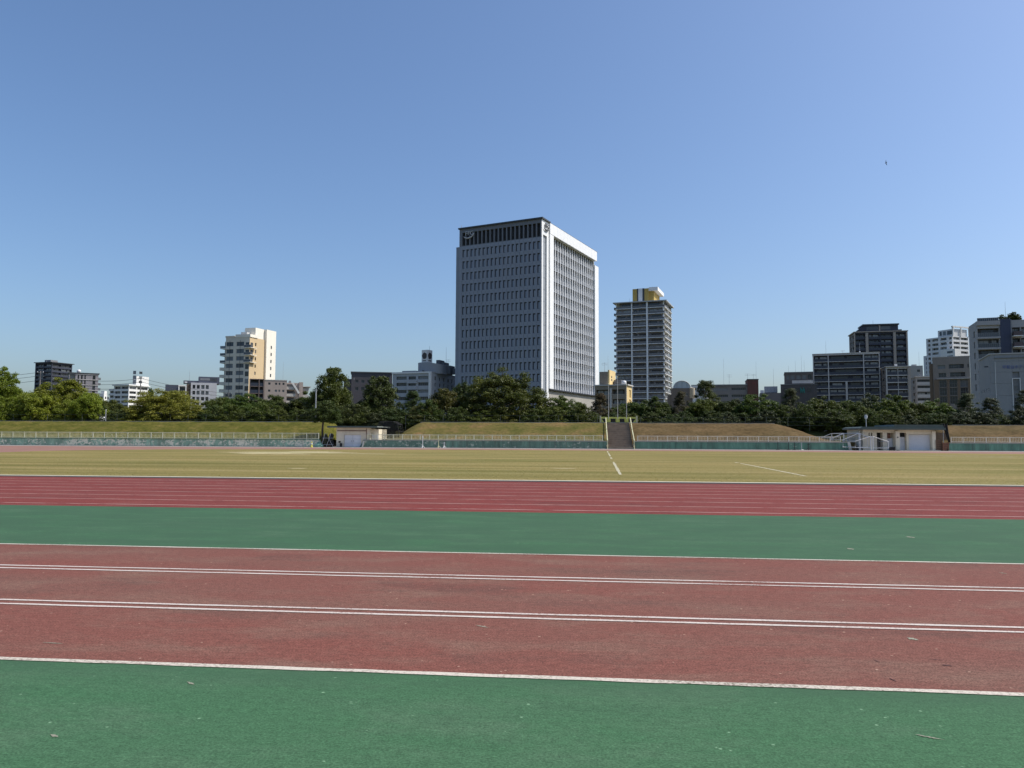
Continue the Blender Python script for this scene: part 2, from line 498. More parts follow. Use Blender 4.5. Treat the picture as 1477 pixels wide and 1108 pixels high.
# short dry grass standing on the near half of the infield
def grass_tufts():
    rng = np.random.default_rng(3)
    n = 60000
    y = Y_KERB + .2 + (rng.random(n) ** 1.7) * 24
    x = (rng.random(n) * 2 - 1) * (y * .88 + 3) - y * .1
    h = rng.uniform(.006, .013, n) * (1 + (rng.random(n) > .98) * .8); w = rng.uniform(.012, .03, n)
    a = rng.random(n) * math.pi; lean = rng.normal(0, .02, (n, 2))
    v = np.zeros((n, 3, 3))
    v[:, 0] = np.stack([x - np.cos(a) * w, y - np.sin(a) * w, np.full(n, .002)], 1)
    v[:, 1] = np.stack([x + np.cos(a) * w, y + np.sin(a) * w, np.full(n, .002)], 1)
    v[:, 2] = np.stack([x + lean[:, 0], y + lean[:, 1], h], 1)
    me = bpy.data.meshes.new('grass')
    me.vertices.add(n * 3); me.vertices.foreach_set('co', v.reshape(-1))
    me.loops.add(n * 3); me.loops.foreach_set('vertex_index', np.arange(n * 3))
    me.polygons.add(n); me.polygons.foreach_set('loop_start', np.arange(n) * 3); me.polygons.foreach_set('loop_total', np.full(n, 3))
    me.update(); me.materials.append(leaf_mat('grass_blade', [(.165, .142, .044), (.225, .190, .064), (.285, .240, .096)], .5, .02))
    o = link(bpy.data.objects.new('grass', me))
    tag(o, 'short dry yellow green grass of the infield', 'grass', kind='stuff')

# ================================================================== BANKS AND PLATEAU
Z_PL = 2.6
def grid_mesh(name, rows, mat, kind='structure', smooth=True):
    mb = MB()
    for a, b in zip(rows[:-1], rows[1:]):
        for i in range(len(a) - 1):
            mb.quad(a[i], a[i+1], b[i+1], b[i])
    me = mb.mesh(name, mat)
    bm = bmesh.new(); bm.from_mesh(me)
    bmesh.ops.remove_doubles(bm, verts=bm.verts, dist=.0005)
    bmesh.ops.recalc_face_normals(bm, faces=bm.faces); bm.to_mesh(me); bm.free()
    if smooth: me.polygons.foreach_set('use_smooth', [True] * len(me.polygons))
    o = link(bpy.data.objects.new(name, me))
    if kind: o['kind'] = kind
    return o
xs = [-700 + 1400 * i / 70 for i in range(71)]
grid_mesh('plateau', [[(x, Y_WALL + 9.5, -.04) for x in xs], [(x, Y_WALL + 14, Z_PL) for x in xs], [(x, 700, Z_PL) for x in xs], [(x * 3, 3000, Z_PL) for x in xs]], M_PLATEAU)

wall_x = lambda px: at_y(px, 640, Y_WALL).x
WALL_H = 1.06
Y_B0, Y_B1 = Y_WALL + .3, Y_WALL + 8.5
def bank(name, px0, px1, mat, slope_l=0.0, slope_r=0.0, top=3.62):
    """grassed bank behind the wall; slope_l / slope_r metres over which its ends run out"""
    x0, x1 = at_y(px0, 625, Y_B0).x, at_y(px1, 625, Y_B0).x
    n = max(24, int((x1 - x0) / .8)); rows = []
    rng = random.Random(name + str(px0))
    und = [rng.uniform(-.05, .05) for _ in range(n + 1)]
    prof = [(0, .0), (.04, WALL_H - .02), (.2, WALL_H + .18), (.45, WALL_H + .9), (.75, WALL_H + 1.9), (.93, top - .10), (1.0, top), (1.22, top), (1.5, Z_PL - .1)]
    for t, z in prof:
        row = []
        for i in range(n + 1):
            x = x0 + (x1 - x0) * i / n
            e = 1.0
            if slope_l: e = min(e, (x - x0) / slope_l)
            if slope_r: e = min(e, (x1 - x) / slope_r)
            e = max(0, min(1, e)); e = e * e * (3 - 2 * e) * .35 + e * .65
            zz = z if z <= WALL_H else WALL_H * .95 + (z - WALL_H * .95) * e
            if z < WALL_H: zz = z
            row.append((x, Y_B0 + (Y_B1 - Y_B0) * t, zz + und[i] * (0.6 + .4 * math.sin(i * .9 + t * 7)) * (0 if t < .1 else 1)))
        rows.append(row)
    return grid_mesh(name, rows, mat)
bank('grass_bank', -330, 463.5, M_BANK_GREEN, 0, 1.2)
bank('grass_bank', 541, 876.5, M_BANK_MIXED, 4.6, 0)
bank('grass_bank', 912, 1236, M_BANK_BROWN, 0, 8.5, 3.58)
bank('grass_bank', 1369, 1800, M_BANK_BROWN, 1.2, 0, 3.42)
# pale kerb along the crest of the banks
M_CREST = plain('crest_kerb', (.30, .29, .25), .9, .2, .8, streak=False)
for px0, px1, zt in ((-330, 458, 3.64), (606, 868, 3.64), (916, 1118, 3.60), (1376, 1800, 3.44)):
    xa, xb = at_y(px0, 610, Y_B1).x, at_y(px1, 610, Y_B1).x
    m_ = MB(); m_.box(xa, xb, Y_B1 + .3, Y_B1 + .75, zt - .2, zt + .07)
    tag(m_.build('crest_kerb', M_CREST), kind='structure')

# ================================================================== FAR WALL AND RAILINGS
M_RAIL = plain('railing_cream', (.80, .76, .54), .6, .10, 1.0)
M_RAILW = plain('railing_white', (.78, .70, .56), .6, .15, 1.0)
M_CONC = plain('concrete', (.36, .35, .32), .9, .22, .8)
def ret_wall(px0, px1, mat, label, end_l=None, end_r=None):
    x0, x1 = wall_x(px0), wall_x(px1)
    root = empty('retaining_wall', (x0, Y_WALL, 0)); tag(root, label, 'wall', 'walls along the far side of the track')
    L = x1 - x0; n = max(1, round(L / 6.0))
    for i in range(n):       # cast in bays with open joints
        a, b = L * i / n + (.012 if i else 0), L * (i + 1) / n - (.012 if i < n - 1 else 0)
        mb = MB()
        sl, sr = (end_l or 0) if i == 0 else 0, (end_r or 0) if i == n - 1 else 0
        mb.prism([(a - sl, 0), (b + sr, 0), (b, WALL_H - .1), (a, WALL_H - .1)], 0, .32)
        mb.build('wall_bay', mat, root)
    mb = MB(); mb.box(-.02, L + .02, -.05, .37, WALL_H - .1, WALL_H)
    mb.build('coping', M_CONC if mat is not M_PEEL_L else M_PEEL_M, root)
    mb = MB(); mb.box(-.3, L + .3, -.3, -.01, 0, .06); mb.build('footing', M_PAVE, root)
    return root
ret_wall(-280, 461, M_PEEL_L, 'long teal wall with badly peeling paint below the olive green bank', 0, .5)
ret_wall(524, 877, M_PEEL_M, 'worn teal wall between the shed with grey double doors and the stairs', .55, 0)
ret_wall(914, 1223, M_PEEL_R, 'teal wall between the stairs and the stored goal frames', 0, .25)
ret_wall(1370, 1760, M_PEEL_R, 'teal wall beside the brown crates and the shed with a roller shutter', .45, 0)

def railing(px0, px1, spacing, hgt, mat, label):
    x0, x1 = wall_x(px0), wall_x(px1); L = x1 - x0
    root = empty('railing', (x0, Y_WALL + .16, WALL_H)); tag(root, label, 'railing', 'railings on top of the far walls')
    n = max(1, round(L / spacing))
    pm = MB().box(-.045, .045, -.035, .035, -.02, hgt + .02).mesh('post', mat)
    for i in range(n + 1):
        if x0 + L * i / n < wall_x(-60) or x0 + L * i / n > wall_x(1540): continue
        inst('post', pm, root, (L * i / n + random.uniform(-.03, .03), 0, 0), 0)
    for z in (hgt - .03, .10):
        m_ = MB(); m_.box(0, L, -.03, .03, z - .035, z + .035); m_.build('rail', mat, root)
    m_ = MB(); nb = int(L / .19)
    for i in range(nb):
        x = L * (i + .5) / nb; m_.box(x - .014, x + .014, -.014, .014, .12, hgt - .05)
    o = m_.build('balusters', mat, root); o['kind'] = 'stuff'
    return root
railing(-80, 459, 1.78, .88, M_RAIL, 'cream railing above the badly peeling wall')
railing(529, 869.5, 1.22, .72, M_RAIL, 'cream railing above the worn wall from the grey doors to the stairs')
railing(920, 1213, 1.30, .70, M_RAILW, 'pale railing above the teal wall from the stairs to the goal frames')
railing(1373, 1560, 1.40, .72, M_RAILW, 'pale railing above the teal wall beyond the brown crates')

# ================================================================== STAIRS, PODIUM, FLAGPOLES
M_STEP = plain('step_stone', (.29, .225, .165), .9, .3, 1.5, streak=False)
M_NOSE = plain('step_nosing', (.34, .29, .22), .9, .2, 1.5, streak=False)
M_YELLOW = plain('yellow_green_paint', (.60, .62, .15), .6, .2, 1.0)
M_PALEY = plain('pale_yellow_paint', (.56, .54, .33), .6, .15, 1.0)
M_DARK = plain('dark_void', (.02, .02, .02), .9, .1, 1.0)
def stairs():
    xl, xr = wall_x(877.8), wall_x(912.8)
    root = empty('staircase', (xl, Y_WALL - .3, 0)); tag(root, 'dark stone stairs with pale handrails climbing the grass bank', 'stairs')
    W = xr - xl; n = 13; top = 3.60; run = (Y_B1 + .4 - Y_WALL + .3) / n
    for i in range(n):
        z0, z1 = top * i / n, top * (i + 1) / n
        m_ = MB(); m_.box(.0, W, run * i, run * (i + 1) + .25, max(0, z0 - .1), z1 - .03, 0)
        m_.box(-.0, W, run * i - .03, run * i + .12, z1 - .028, z1, 1)
        m_.box(0, W, run * i + .121, run * (i + 1) + .2, z1 - .03, z1 - .006, 0)
        m_.build('step', [M_STEP, M_NOSE], root)
    for x, nm in ((-.28, 'side_wall'), (W + .04, 'side_wall')):
        m_ = MB()
        i0 = len(m_.v)
        L = run * n
        pts = [(0, 0), (L + .3, 0), (L + .3, top + .1), (L - .2, top + .1), (0, .35)]
        m_.v += [(x, y, z) for y, z in pts] + [(x + .24, y, z) for y, z in pts]
        k = len(pts); m_.f.append(tuple(range(k))); m_.f.append(tuple(range(2 * k - 1, k - 1, -1))); m_.m += [0, 0]
        for q in range(k): m_.f.append((q, (q + 1) % k, k + (q + 1) % k, k + q)); m_.m.append(0)
        m_.build(nm, M_STEP, root)
    for x in (-.16, W + .16):
        m_ = MB(); L = run * n
        m_.tube([(x, -.1, .0), (x, -.1, 1.1), (x, L * .5, 2.55), (x, L + .1, top + .75), (x, L + .1, top)], .075, 6)
        for t in (.25, .5, .75): m_.tube([(x, L * t, top * t + .1), (x, L * t, 1.1 + (top - .35) * t)], .04, 5)
        m_.build('handrail', M_PALEY, root)
stairs()

def podium():
    Yp = Y_B1 + 1.5
    a, b = at_y(865, 612, Yp), at_y(919.5, 612, Yp)
    root = empty('ceremony_platform', (a.x, Yp, 3.62)); tag(root, 'yellow green ceremony platform with dark openings at the top of the stairs', 'platform')
    W = b.x - a.x
    m_ = MB(); m_.box(-.05, W + .05, -.1, 1.6, -.3, .12); m_.build('base_slab', M_CONC, root)
    for x in (0, W - .22):
        m_ = MB(); m_.box(x, x + .24, -.05, .25, .12, 1.08); m_.build('end_post', M_PALEY, root)
    m_ = MB(); m_.box(.24, W - .22, .0, .2, .66, .90); m_.build('top_beam', M_YELLOW, root)
    for t in (.235, .475, .71):
        x = W * t; m_ = MB(); m_.box(x - .28, x + .28, -.02, .24, .12, .70); m_.build('pier', M_YELLOW, root)
    for x0, x1 in ((.25, .65), (W - .65, W - .23)):
        m_ = MB(); s_ = 1 if x0 < 1 else -1
        m_.prism([(x0, .12), (x1, .12), (x0, .66)] if s_ > 0 else [(x0, .12), (x1, .12), (x1, .66)], .02, .18); m_.build('bracket', M_YELLOW, root)
    m_ = MB(); m_.box(.24, W - .24, 1.2, 1.4, .12, .62); m_.build('back_wall', M_DARK, root)
    for t, pyt, lab in ((.235, 555, 'shorter flagpole standing on the platform over the left handrail'), (.475, 545, 'tall middle flagpole on the yellow green platform'), (.71, 555.5, 'shorter flagpole standing on the platform beside the yellow apartment wall')):
        x = a.x + W * t
        r_ = empty('flagpole', (x, Yp - .25, 3.74)); tag(r_, lab, 'flagpole', 'flagpoles on the platform')
        zt = at_y(890, pyt, Yp).z - 3.74
        m_ = MB(); m_.tube([(0, 0, 0), (0, 0, zt * .5), (0, 0, zt)], [.06, .05, .035], 8); m_.build('pole', MATS['pole_metal'] if 'pole_metal' in MATS else plain('pole_metal', (.38, .38, .36), .5, .1, 1, .2), r_)
        m_ = MB(); m_.lathe([(0, .12), (.07, .06), (.08, 0), (.07, -.06), (0, -.1)], 8, (0, 0, zt + .06)); m_.build('finial', M_PALEY, r_)
        m_ = MB(); m_.box(-.17, .17, -.12, .12, 0, .5); m_.build('socket', M_YELLOW, r_)
podium()

# ================================================================== SHEDS
M_CREAM = plain('cream_render', (.76, .68, .52), .85, .16, .9)
M_ROOFG = plain('roof_green', (.075, .105, .09), .6, .25, .8)
M_ROOFT = plain('roof_grey', (.16, .18, .17), .7, .25, .8)
M_SHUT = plain('shutter_grey', (.70, .71, .73), .5, .08, .8)
M_STEEL = plain('galvanised', (.42, .43, .44), .4, .12, 1.0, .4)
M_WHITE = plain('white_tube', (.66, .66, .66), .45, .08, 1.0)
M_WOOD = plain('brown_wood', (.13, .075, .045), .8, .3, 2.0)
M_BLACK = plain('black_cover', (.018, .018, .02), .8, .3, 2.0)
M_BROWNP = plain('brown_trim', (.20, .10, .07), .8, .2, 1)

def opening_wall(w, h, rects, reveal, off=(0, 0, 0), mb=None):
    """wall face in x,z at y=0 with rectangular openings; reveals go to y=reveal"""
    mb = mb or MB()
    xs = sorted({0.0, w} | {round(v, 4) for r in rects for v in (r[0], r[1])})
    zs = sorted({0.0, h} | {round(v, 4) for r in rects for v in (r[2], r[3])})
    xs = [x for x in xs if -1e-6 <= x <= w + 1e-6]; zs = [z for z in zs if -1e-6 <= z <= h + 1e-6]
    ox, oy, oz = off
    rr = np.array([r[:4] for r in rects]) if rects else np.zeros((0, 4))
    for k in range(len(zs) - 1):
        run = None
        zc = (zs[k] + zs[k+1]) / 2
        for i in range(len(xs) - 1):
            xc = (xs[i] + xs[i+1]) / 2
            solid = not (len(rr) and np.any((rr[:, 0] < xc) & (rr[:, 1] > xc) & (rr[:, 2] < zc) & (rr[:, 3] > zc)))
            if solid and run is None: run = xs[i]
            if run is not None and (not solid or i == len(xs) - 2):
                e = xs[i+1] if solid else xs[i]
                mb.quad((ox + run, oy, oz + zs[k]), (ox + e, oy, oz + zs[k]), (ox + e, oy, oz + zs[k+1]), (ox + run, oy, oz + zs[k+1]))
                run = None
    for r in rects:
        x0, x1, z0, z1 = [round(v, 4) for v in r[:4]]
        P = lambda x, y, z: (ox + x, oy + y, oz + z)
        mb.quad(P(x0, 0, z0), P(x0, reveal, z0), P(x0, reveal, z1), P(x0, 0, z1))
        mb.quad(P(x1, reveal, z0), P(x1, 0, z0), P(x1, 0, z1), P(x1, reveal, z1))
        mb.quad(P(x0, 0, z1), P(x0, reveal, z1), P(x1, reveal, z1), P(x1, 0, z1))
        mb.quad(P(x0, reveal, z0), P(x0, 0, z0), P(x1, 0, z0), P(x1, reveal, z0))
    return mb

def raw_mesh(mb, name, mats):
    me = bpy.data.meshes.new(name); me.from_pydata(mb.v, [], mb.f)
    for mt in (mats if isinstance(mats, (list, tuple)) else [mats]): me.materials.append(mt)
    me.polygons.foreach_set('material_index', mb.m)
    return me

def shed_left():
    Ys = Y_WALL + .2
    X = lambda px: at_y(px, 640, Ys).x
    root = empty('storage_shed', (X(485), Ys, 0)); tag(root, 'cream storage shed with grey double doors and a flat green edged roof', 'shed')
    W = X(533) - X(485); H = 2.75
    dx0, dx1 = X(496) - X(485), X(520.5) - X(485)
    mb = opening_wall(W, H, [(dx0, dx1, .05, 1.72)], .22)
    me = raw_mesh(mb, 'wall', M_CREAM); inst('wall', me, root, (0, 0, 0))
    MB().box(0, W, .22, 6, 0, H).build('body', M_CREAM, root)
    for a, b in ((dx0 + .03, (dx0 + dx1) / 2 - .01), ((dx0 + dx1) / 2 + .01, dx1 - .03)):
        d = MB().box(a, b, .12, .2, .05, 1.70).build('door', M_SHUT, root)
        for t in (.33, .66): MB().box(a + .02, b - .02, .1, .119, 1.7 * t, 1.7 * t + .03).build('door_rail', M_STEEL, d)
        MB().box((b - .16) if a < (dx0 + dx1) / 2 - .3 else (a + .1), (b - .1) if a < (dx0 + dx1) / 2 - .3 else (a + .16), .06, .119, .75, .95).build('handle', M_STEEL, d)
    MB().box(.1, W - .5, -.05, -.003, 2.22, 2.32).build('trim_band', M_BROWNP, root)
    MB().box(W - .5, W - .42, -.06, -.003, .8, 2.6).build('downpipe', M_BROWNP, root)
    MB().box(.35, .62, -.08, -.003, .62, .85).build('meter_box', M_DARK, root)
    r = MB().box(-1.05, W + 1.2, -.7, 6.4, H, H + .17).build('roof', M_ROOFT, root)
    MB().box(-1.08, W + 1.23, -.76, -.703, H - .06, H + .15).build('fascia', M_ROOFG, r)
    # lean-to on the right
    MB().box(W + .004, W + 1.05, .8, 5, 0, H - .25).build('lean_to', M_CREAM, root)
    MB().box(W + .1, W + 1.0, .6, .79, .3, 1.8).build('white_board', M_WHITE, root)
    MB().box(-.4, W + .3, -.8, -.05, 0, .07).build('threshold', M_PAVE, root)
    MB().lathe([(0, 0), (.16, 0), (.18, .5), (.0, .5)], 10, (dx0 - .3, -.35, .07)).build('bucket', M_DARK, root)
shed_left()

def shed_right():
    Ys = Y_WALL + .6
    X = lambda px: at_y(px, 640, Ys).x
    Zp = lambda py, px=1320: at_y(px, py, Ys).z
    x0 = X(1244.5)
    root = empty('storage_shed', (x0, Ys, 0)); tag(root, 'cream shed with a roller shutter and open dark doorways behind the goal frames', 'shed')
    W = X(1348.6) - x0; H = 2.72
    L = lambda px: X(px) - x0
    ops = [(L(1311), L(1343), .06, 2.1), (L(1297), L(1307.8), .06, 2.3), (L(1279.8), L(1290.2), .06, 2.3), (L(1265), L(1273.6), .06, 2.32), (L(1253.3), L(1255.0), 1.75, 2.28), (L(1256.6), L(1258.6), 1.75, 2.28)]
    inst('wall', raw_mesh(opening_wall(W, H, ops, .9), 'wall', M_CREAM), root, (0, 0, 0))
    MB().box(.0, W, .9, 6, 0, H).build('body', M_CREAM, root)
    sh = MB()
    for i in range(14):
        z = .08 + (2.0 / 14) * i; sh.box(L(1311) + .02, L(1343) - .02, .30 + (.02 if i % 2 else 0), .36, z, z + 2.0 / 14 - .008)
    sh.build('roller_shutter', M_SHUT, root)
    MB().box(L(1297) + .02, L(1307.8) - .02, .5, .56, .06, 1.75).build('door', M_SHUT, root)
    MB().box(L(1297) + .02, L(1307.8) - .02, .57, .6, 1.75, 2.3).build('transom', M_DARK, root)
    MB().box(L(1279.8) + .02, L(1290.2) - .02, .6, .66, .06, 1.6).build('door', M_SHUT, root)
    MB().box(L(1281.5), L(1287), .55, .595, 1.55, 2.2).build('vent_panel', M_BROWNP, root)
    MB().box(L(1265) + .02, L(1273.6) - .02, .86, .89, .06, 2.3).build('doorway_back', M_DARK, root)
    for a, b in ((1253.3, 1255.0), (1256.6, 1258.6)): MB().box(L(a), L(b), .3, .34, 1.75, 2.28).build('window', glass('shed_glass'), root)
    MB().box(L(1290.6), L(1296.6), -.35, -.003, 0, 2.5).build('pillar', M_CREAM, root)
    MB().box(L(1343.5), L(1348.6), -.3, -.003, 0, 2.5).build('pillar', M_CREAM, root)
    MB().box(L(1292.5), L(1294.5), -.37, -.352, 1.65, 1.78).build('door_number', M_DARK, root)
    r = MB().box(L(1239), L(1360), -.9, 6.5, H, H + .2).build('roof', M_ROOFT, root)
    MB().prism([(L(1239), H + .2), (L(1360), H + .2), (L(1357), H + .62), (L(1288), H + .62), (L(1286), H + .36), (L(1242), H + .34)], -.7, 6.2).build('roof_upstand', M_ROOFG, r)
    MB().box(L(1239) - .03, L(1360) + .03, -.96, -.903, H - .05, H + .22).build('fascia', M_ROOFG, r)
    MB().box(L(1292), L(1349.5), -1.5, -.05, 0, .08).build('threshold', M_CONC, root)
shed_right()

# ---- lamp post by the shed
p = at_y(1249.5, 618, Y_WALL + 7.5); zt = at_y(1249.5, 601, Y_WALL + 7.5).z
r_ = empty('lamp_post', (p.x, Y_WALL + 7.5, 0)); tag(r_, 'grey lamp post with a globe behind the shed with the shutter', 'lamp post')
MB().tube([(0, 0, 0), (0, 0, zt - .3)], [.08, .06], 8).build('pole', M_STEEL, r_)
MB().lathe([(0, -.3), (.14, -.26), (.2, -.05), (.22, .1), (.16, .2), (0, .26)], 10, (0, 0, zt - .1)).build('globe', M_WHITE, r_, smooth=True)
MB().lathe([(0, .3), (.25, .22), (.25, .17), (0, .17)], 10, (0, 0, zt - .05)).build('cap', M_STEEL, r_)

# ---- goals stored side-on beside the shed
def goal(px_post, px_back, py_top, py_low, py_base, Y, wide, label, net=True):
    d = at_y(px_back, 645, Y).x - at_y(px_post, 645, Y).x
    zt = at_y(px_post, py_top, Y).z; zl = at_y(px_back, py_low, Y).z; zb = max(.06, at_y(px_post, py_base, Y).z)
    root = empty('soccer_goal', (at_y(px_post, 645, Y).x, Y, 0)); tag(root, label, 'goal', 'goal frames stored by the shed')
    for yy in (0, wide):
        MB().tube([(0, yy, .0), (0, yy, zt)], .06, 8).build('post', M_WHITE, root)
        MB().tube([(0, yy, zt - .02), (d, yy, zl), (d, yy, zb)], .036, 6).build('stay', M_WHITE, root)
        MB().tube([(0, yy, zb), (d, yy, zb)], .04, 6).build('ground_bar', M_WHITE, root)
    MB().tube([(0, 0, zt - .05), (0, wide, zt - .05)], .055, 8).build('crossbar', M_WHITE, root)
    MB().tube([(d, 0, zb), (d, wide, zb)], .05, 6).build('rear_bar', M_WHITE, root)
    MB().tube([(d, 0, zl), (d, wide, zl)], .05, 6).build('rear_bar', M_WHITE, root)
    if net:
        m_ = MB(); n = 11
        for yy in (.03, wide - .03):
            for i in range(1, n):
                x = d * i / n; z = zt + (zl - zt) * i / n
                m_.box(min(x - .006, x + .006), max(x - .006, x + .006), yy - .004, yy + .004, zb, z)
            for k in range(1, 9):
                z = zb + (zt - zb) * k / 9
                xe = d if z <= zl else d * (zt - z) / (zt - zl)
                m_.box(min(0, xe), max(0, xe), yy - .004, yy + .004, z - .006, z + .006)
        m_.build('net', plain('net_cord', (.25, .25, .25), .9, .1), root)['kind'] = 'stuff'
    return root
goal(1256.2, 1233.6, 629.5, 636.5, 645.8, Y_WALL - 1.6, 5.0, 'white goal frame sloping down towards the teal wall, beside a dark crate')
goal(1259.5, 1281.5, 629.5, 637, 646.3, Y_WALL - 1.7, 5.0, 'white goal frame with net sloping down towards the shed shutter')
goal(1239.5, 1216, 624.6, 634.5, 645, Y_WALL - .3, 5.5, 'white goal frame rising behind the teal wall end', False)
goal(1241.0, 1251.5, 624.9, 630, 645, Y_WALL - .2, 5.0, 'white goal frame standing close before the shed', False)
goal(1217, 1201, 624.8, 631.5, 640, Y_WALL + 3.0, 5.0, 'white goal frame rising from behind the bank foot', False)

def crate(px0, px1, py0, Y, mat, label, dep=1.0, name='crate', tilt=0.0):
    a, b = at_y(px0, 647, Y), at_y(px1, 647, Y); z = at_y(px0, py0, Y).z
    root = empty(name, (a.x, Y, 0)); tag(root, label, 'crate')
    W = b.x - a.x; n = max(2, int(z / .24))
    for i in range(n):
        z0, z1 = z * i / n, z * (i + 1) / n - .03
        MB().box(0, W, 0, .04, z0, z1).build('plank', mat, root)
        MB().box(W - .04, W, .05, dep, z0, z1).build('plank', mat, root)
    MB().box(.05, W - .05, .05, dep, 0, z - .05).build('body', M_DARK, root)
    for x in (.0, W - .1): MB().box(x, x + .1, -.04, -.004, 0, z).build('corner_batten', mat, root)
    return root
crate(1350.2, 1359.2, 634.5, Y_WALL + .2, M_WOOD, 'taller brown wooden crate beside the shed pillar')
crate(1359.8, 1368.8, 638.3, Y_WALL + .0, plain('red_brown_wood', (.22, .10, .06), .8, .3, 2), 'lower reddish brown crate against the teal wall')
crate(1234.0, 1238.2, 643.4, Y_WALL - 1.2, M_BLACK, 'small black crate beneath the stored goal frames', .5)
crate(1284, 1291, 644.5, Y_WALL - .8, M_BLACK, 'low black crate before the open shed doorway', .5)

# ---- board fence and black tarpaulin right of the shed
xa, xb = at_y(1349.5, 640, Y_WALL + 3).x, at_y(1368, 640, Y_WALL + 3).x
root = empty('board_fence', (xa, Y_WALL + 3, 0)); tag(root, 'brown board fence between the shed and the brown bank', 'fence')
nb = 9
for i in range(nb):
    w = (xb - xa) / nb; MB().box(w * i + .01, w * (i + 1) - .012, 0, .04 + .01 * (i % 2), 0, 2.35).build('board', plain('fence_wood', (.20, .14, .09), .9, .3, 2.5), root)
for z in (.5, 1.9): MB().box(0, xb - xa, .06, .11, z, z + .1).build('rail', M_WOOD, root)
pa = at_y(1362, 640, Y_WALL + 1.2)
root = empty('tarpaulin', (pa.x, Y_WALL + 1.2, 0)); tag(root, 'black tarpaulin hanging folded beside the shed roof', 'tarpaulin')
m_ = MB(); zt = at_y(1362, 612, Y_WALL + 1.2).z
rows = []
for k in range(9):
    t = k / 8; z = zt * (1 - t) + .9 * t
    rows.append([(-.15 + .75 * t + (.62 - .42 * t) * i / 7, .12 * math.sin(i * 1.9 + t * 2), z + .1 * math.sin(i)) for i in range(8)])
for a, b in zip(rows[:-1], rows[1:]):
    for i in range(7): m_.quad(a[i], a[i+1], b[i+1], b[i])
o = m_.build('sheet', M_BLACK, root)
sd = o.modifiers.new('thick', 'SOLIDIFY'); sd.thickness = .03
MB().tube([(0, .2, 0), (0, .2, zt)], .05, 6).build('pole', M_STEEL, root)

# ---- sloping white end post of the teal wall by the goals
pa = at_y(1225, 648, Y_WALL - .15)
root = empty('concrete_post', (pa.x, Y_WALL - .2, 0)); tag(root, 'leaning white concrete post at the end of the teal wall', 'post')
MB().prism([(-.02, 0), (.34, 0), (.12, 1.08), (-.2, 1.1)], 0, .3).build('shaft', plain('white_concrete', (.58, .56, .50), .9, .15), root)
MB().box(-.08, .4, -.06, .36, 0, .05).build('foot', M_CONC, root)
pa = at_y(521.5, 648, Y_WALL - .15)
root = empty('concrete_post', (pa.x, Y_WALL - .2, 0)); tag(root, 'leaning white concrete post beside the grey double doors', 'post')
MB().prism([(-.02, 0), (.14, 0), (.42, .85), (.24, .9)], 0, .3).build('shaft', MATS['white_concrete'], root)
MB().box(-.08, .25, -.06, .36, 0, .05).build('foot', M_CONC, root)

# ---- net cage heap between shed and bank
def net_cage():
    Y = Y_WALL + 3.0
    a, b = at_y(543, 640, Y), at_y(575, 640, Y); zt = at_y(560, 607.5, Y).z
    root = empty('net_cage', (a.x, Y, 0)); tag(root, 'dark netted cage with a rounded top between shed and bank', 'net cage')
    W = b.x - a.x
    prof = [(0, 0), (0, zt * .78), (.12 * W, zt * .97), (.35 * W, zt), (.75 * W, zt * .98), (.95 * W, zt * .88), (W, zt * .6), (W, 0)]
    for y in (0, 1.3, 2.6): MB().tube([(x, y, z) for x, z in prof], .035, 5).build('hoop', M_BLACK, root)
    for x, z in prof[1:-1]: MB().tube([(x, 0, z), (x, 2.6, z)], .03, 5).build('cross_bar', M_BLACK, root)
    m_ = MB()
    def top(x):
        for (xa, za), (xb_, zb) in zip(prof[1:-2], prof[2:-1]):
            if xa <= x <= xb_: return za + (zb - za) * (x - xa) / max(1e-6, xb_ - xa)
        return prof[-2][1]
    for y in (.02, 2.58):
        for i in range(1, 44):
            x = W * i / 44; m_.box(x - .011, x + .011, y - .004, y + .004, 0, top(x))
        for k in range(1, 34):
            z = zt * k / 34
            xs_ = [x for x in [W * q / 80 for q in range(81)] if top(x) >= z]
            if xs_: m_.box(min(xs_), max(xs_), y - .004, y + .004, z - .011, z + .011)
    for i in range(1, 20):
        x = W * i / 20; m_.box(x - .01, x + .01, .02, 2.58, top(x) - .01, top(x) + .01)
    m_.build('net', M_BLACK, root)['kind'] = 'stuff'
net_cage()

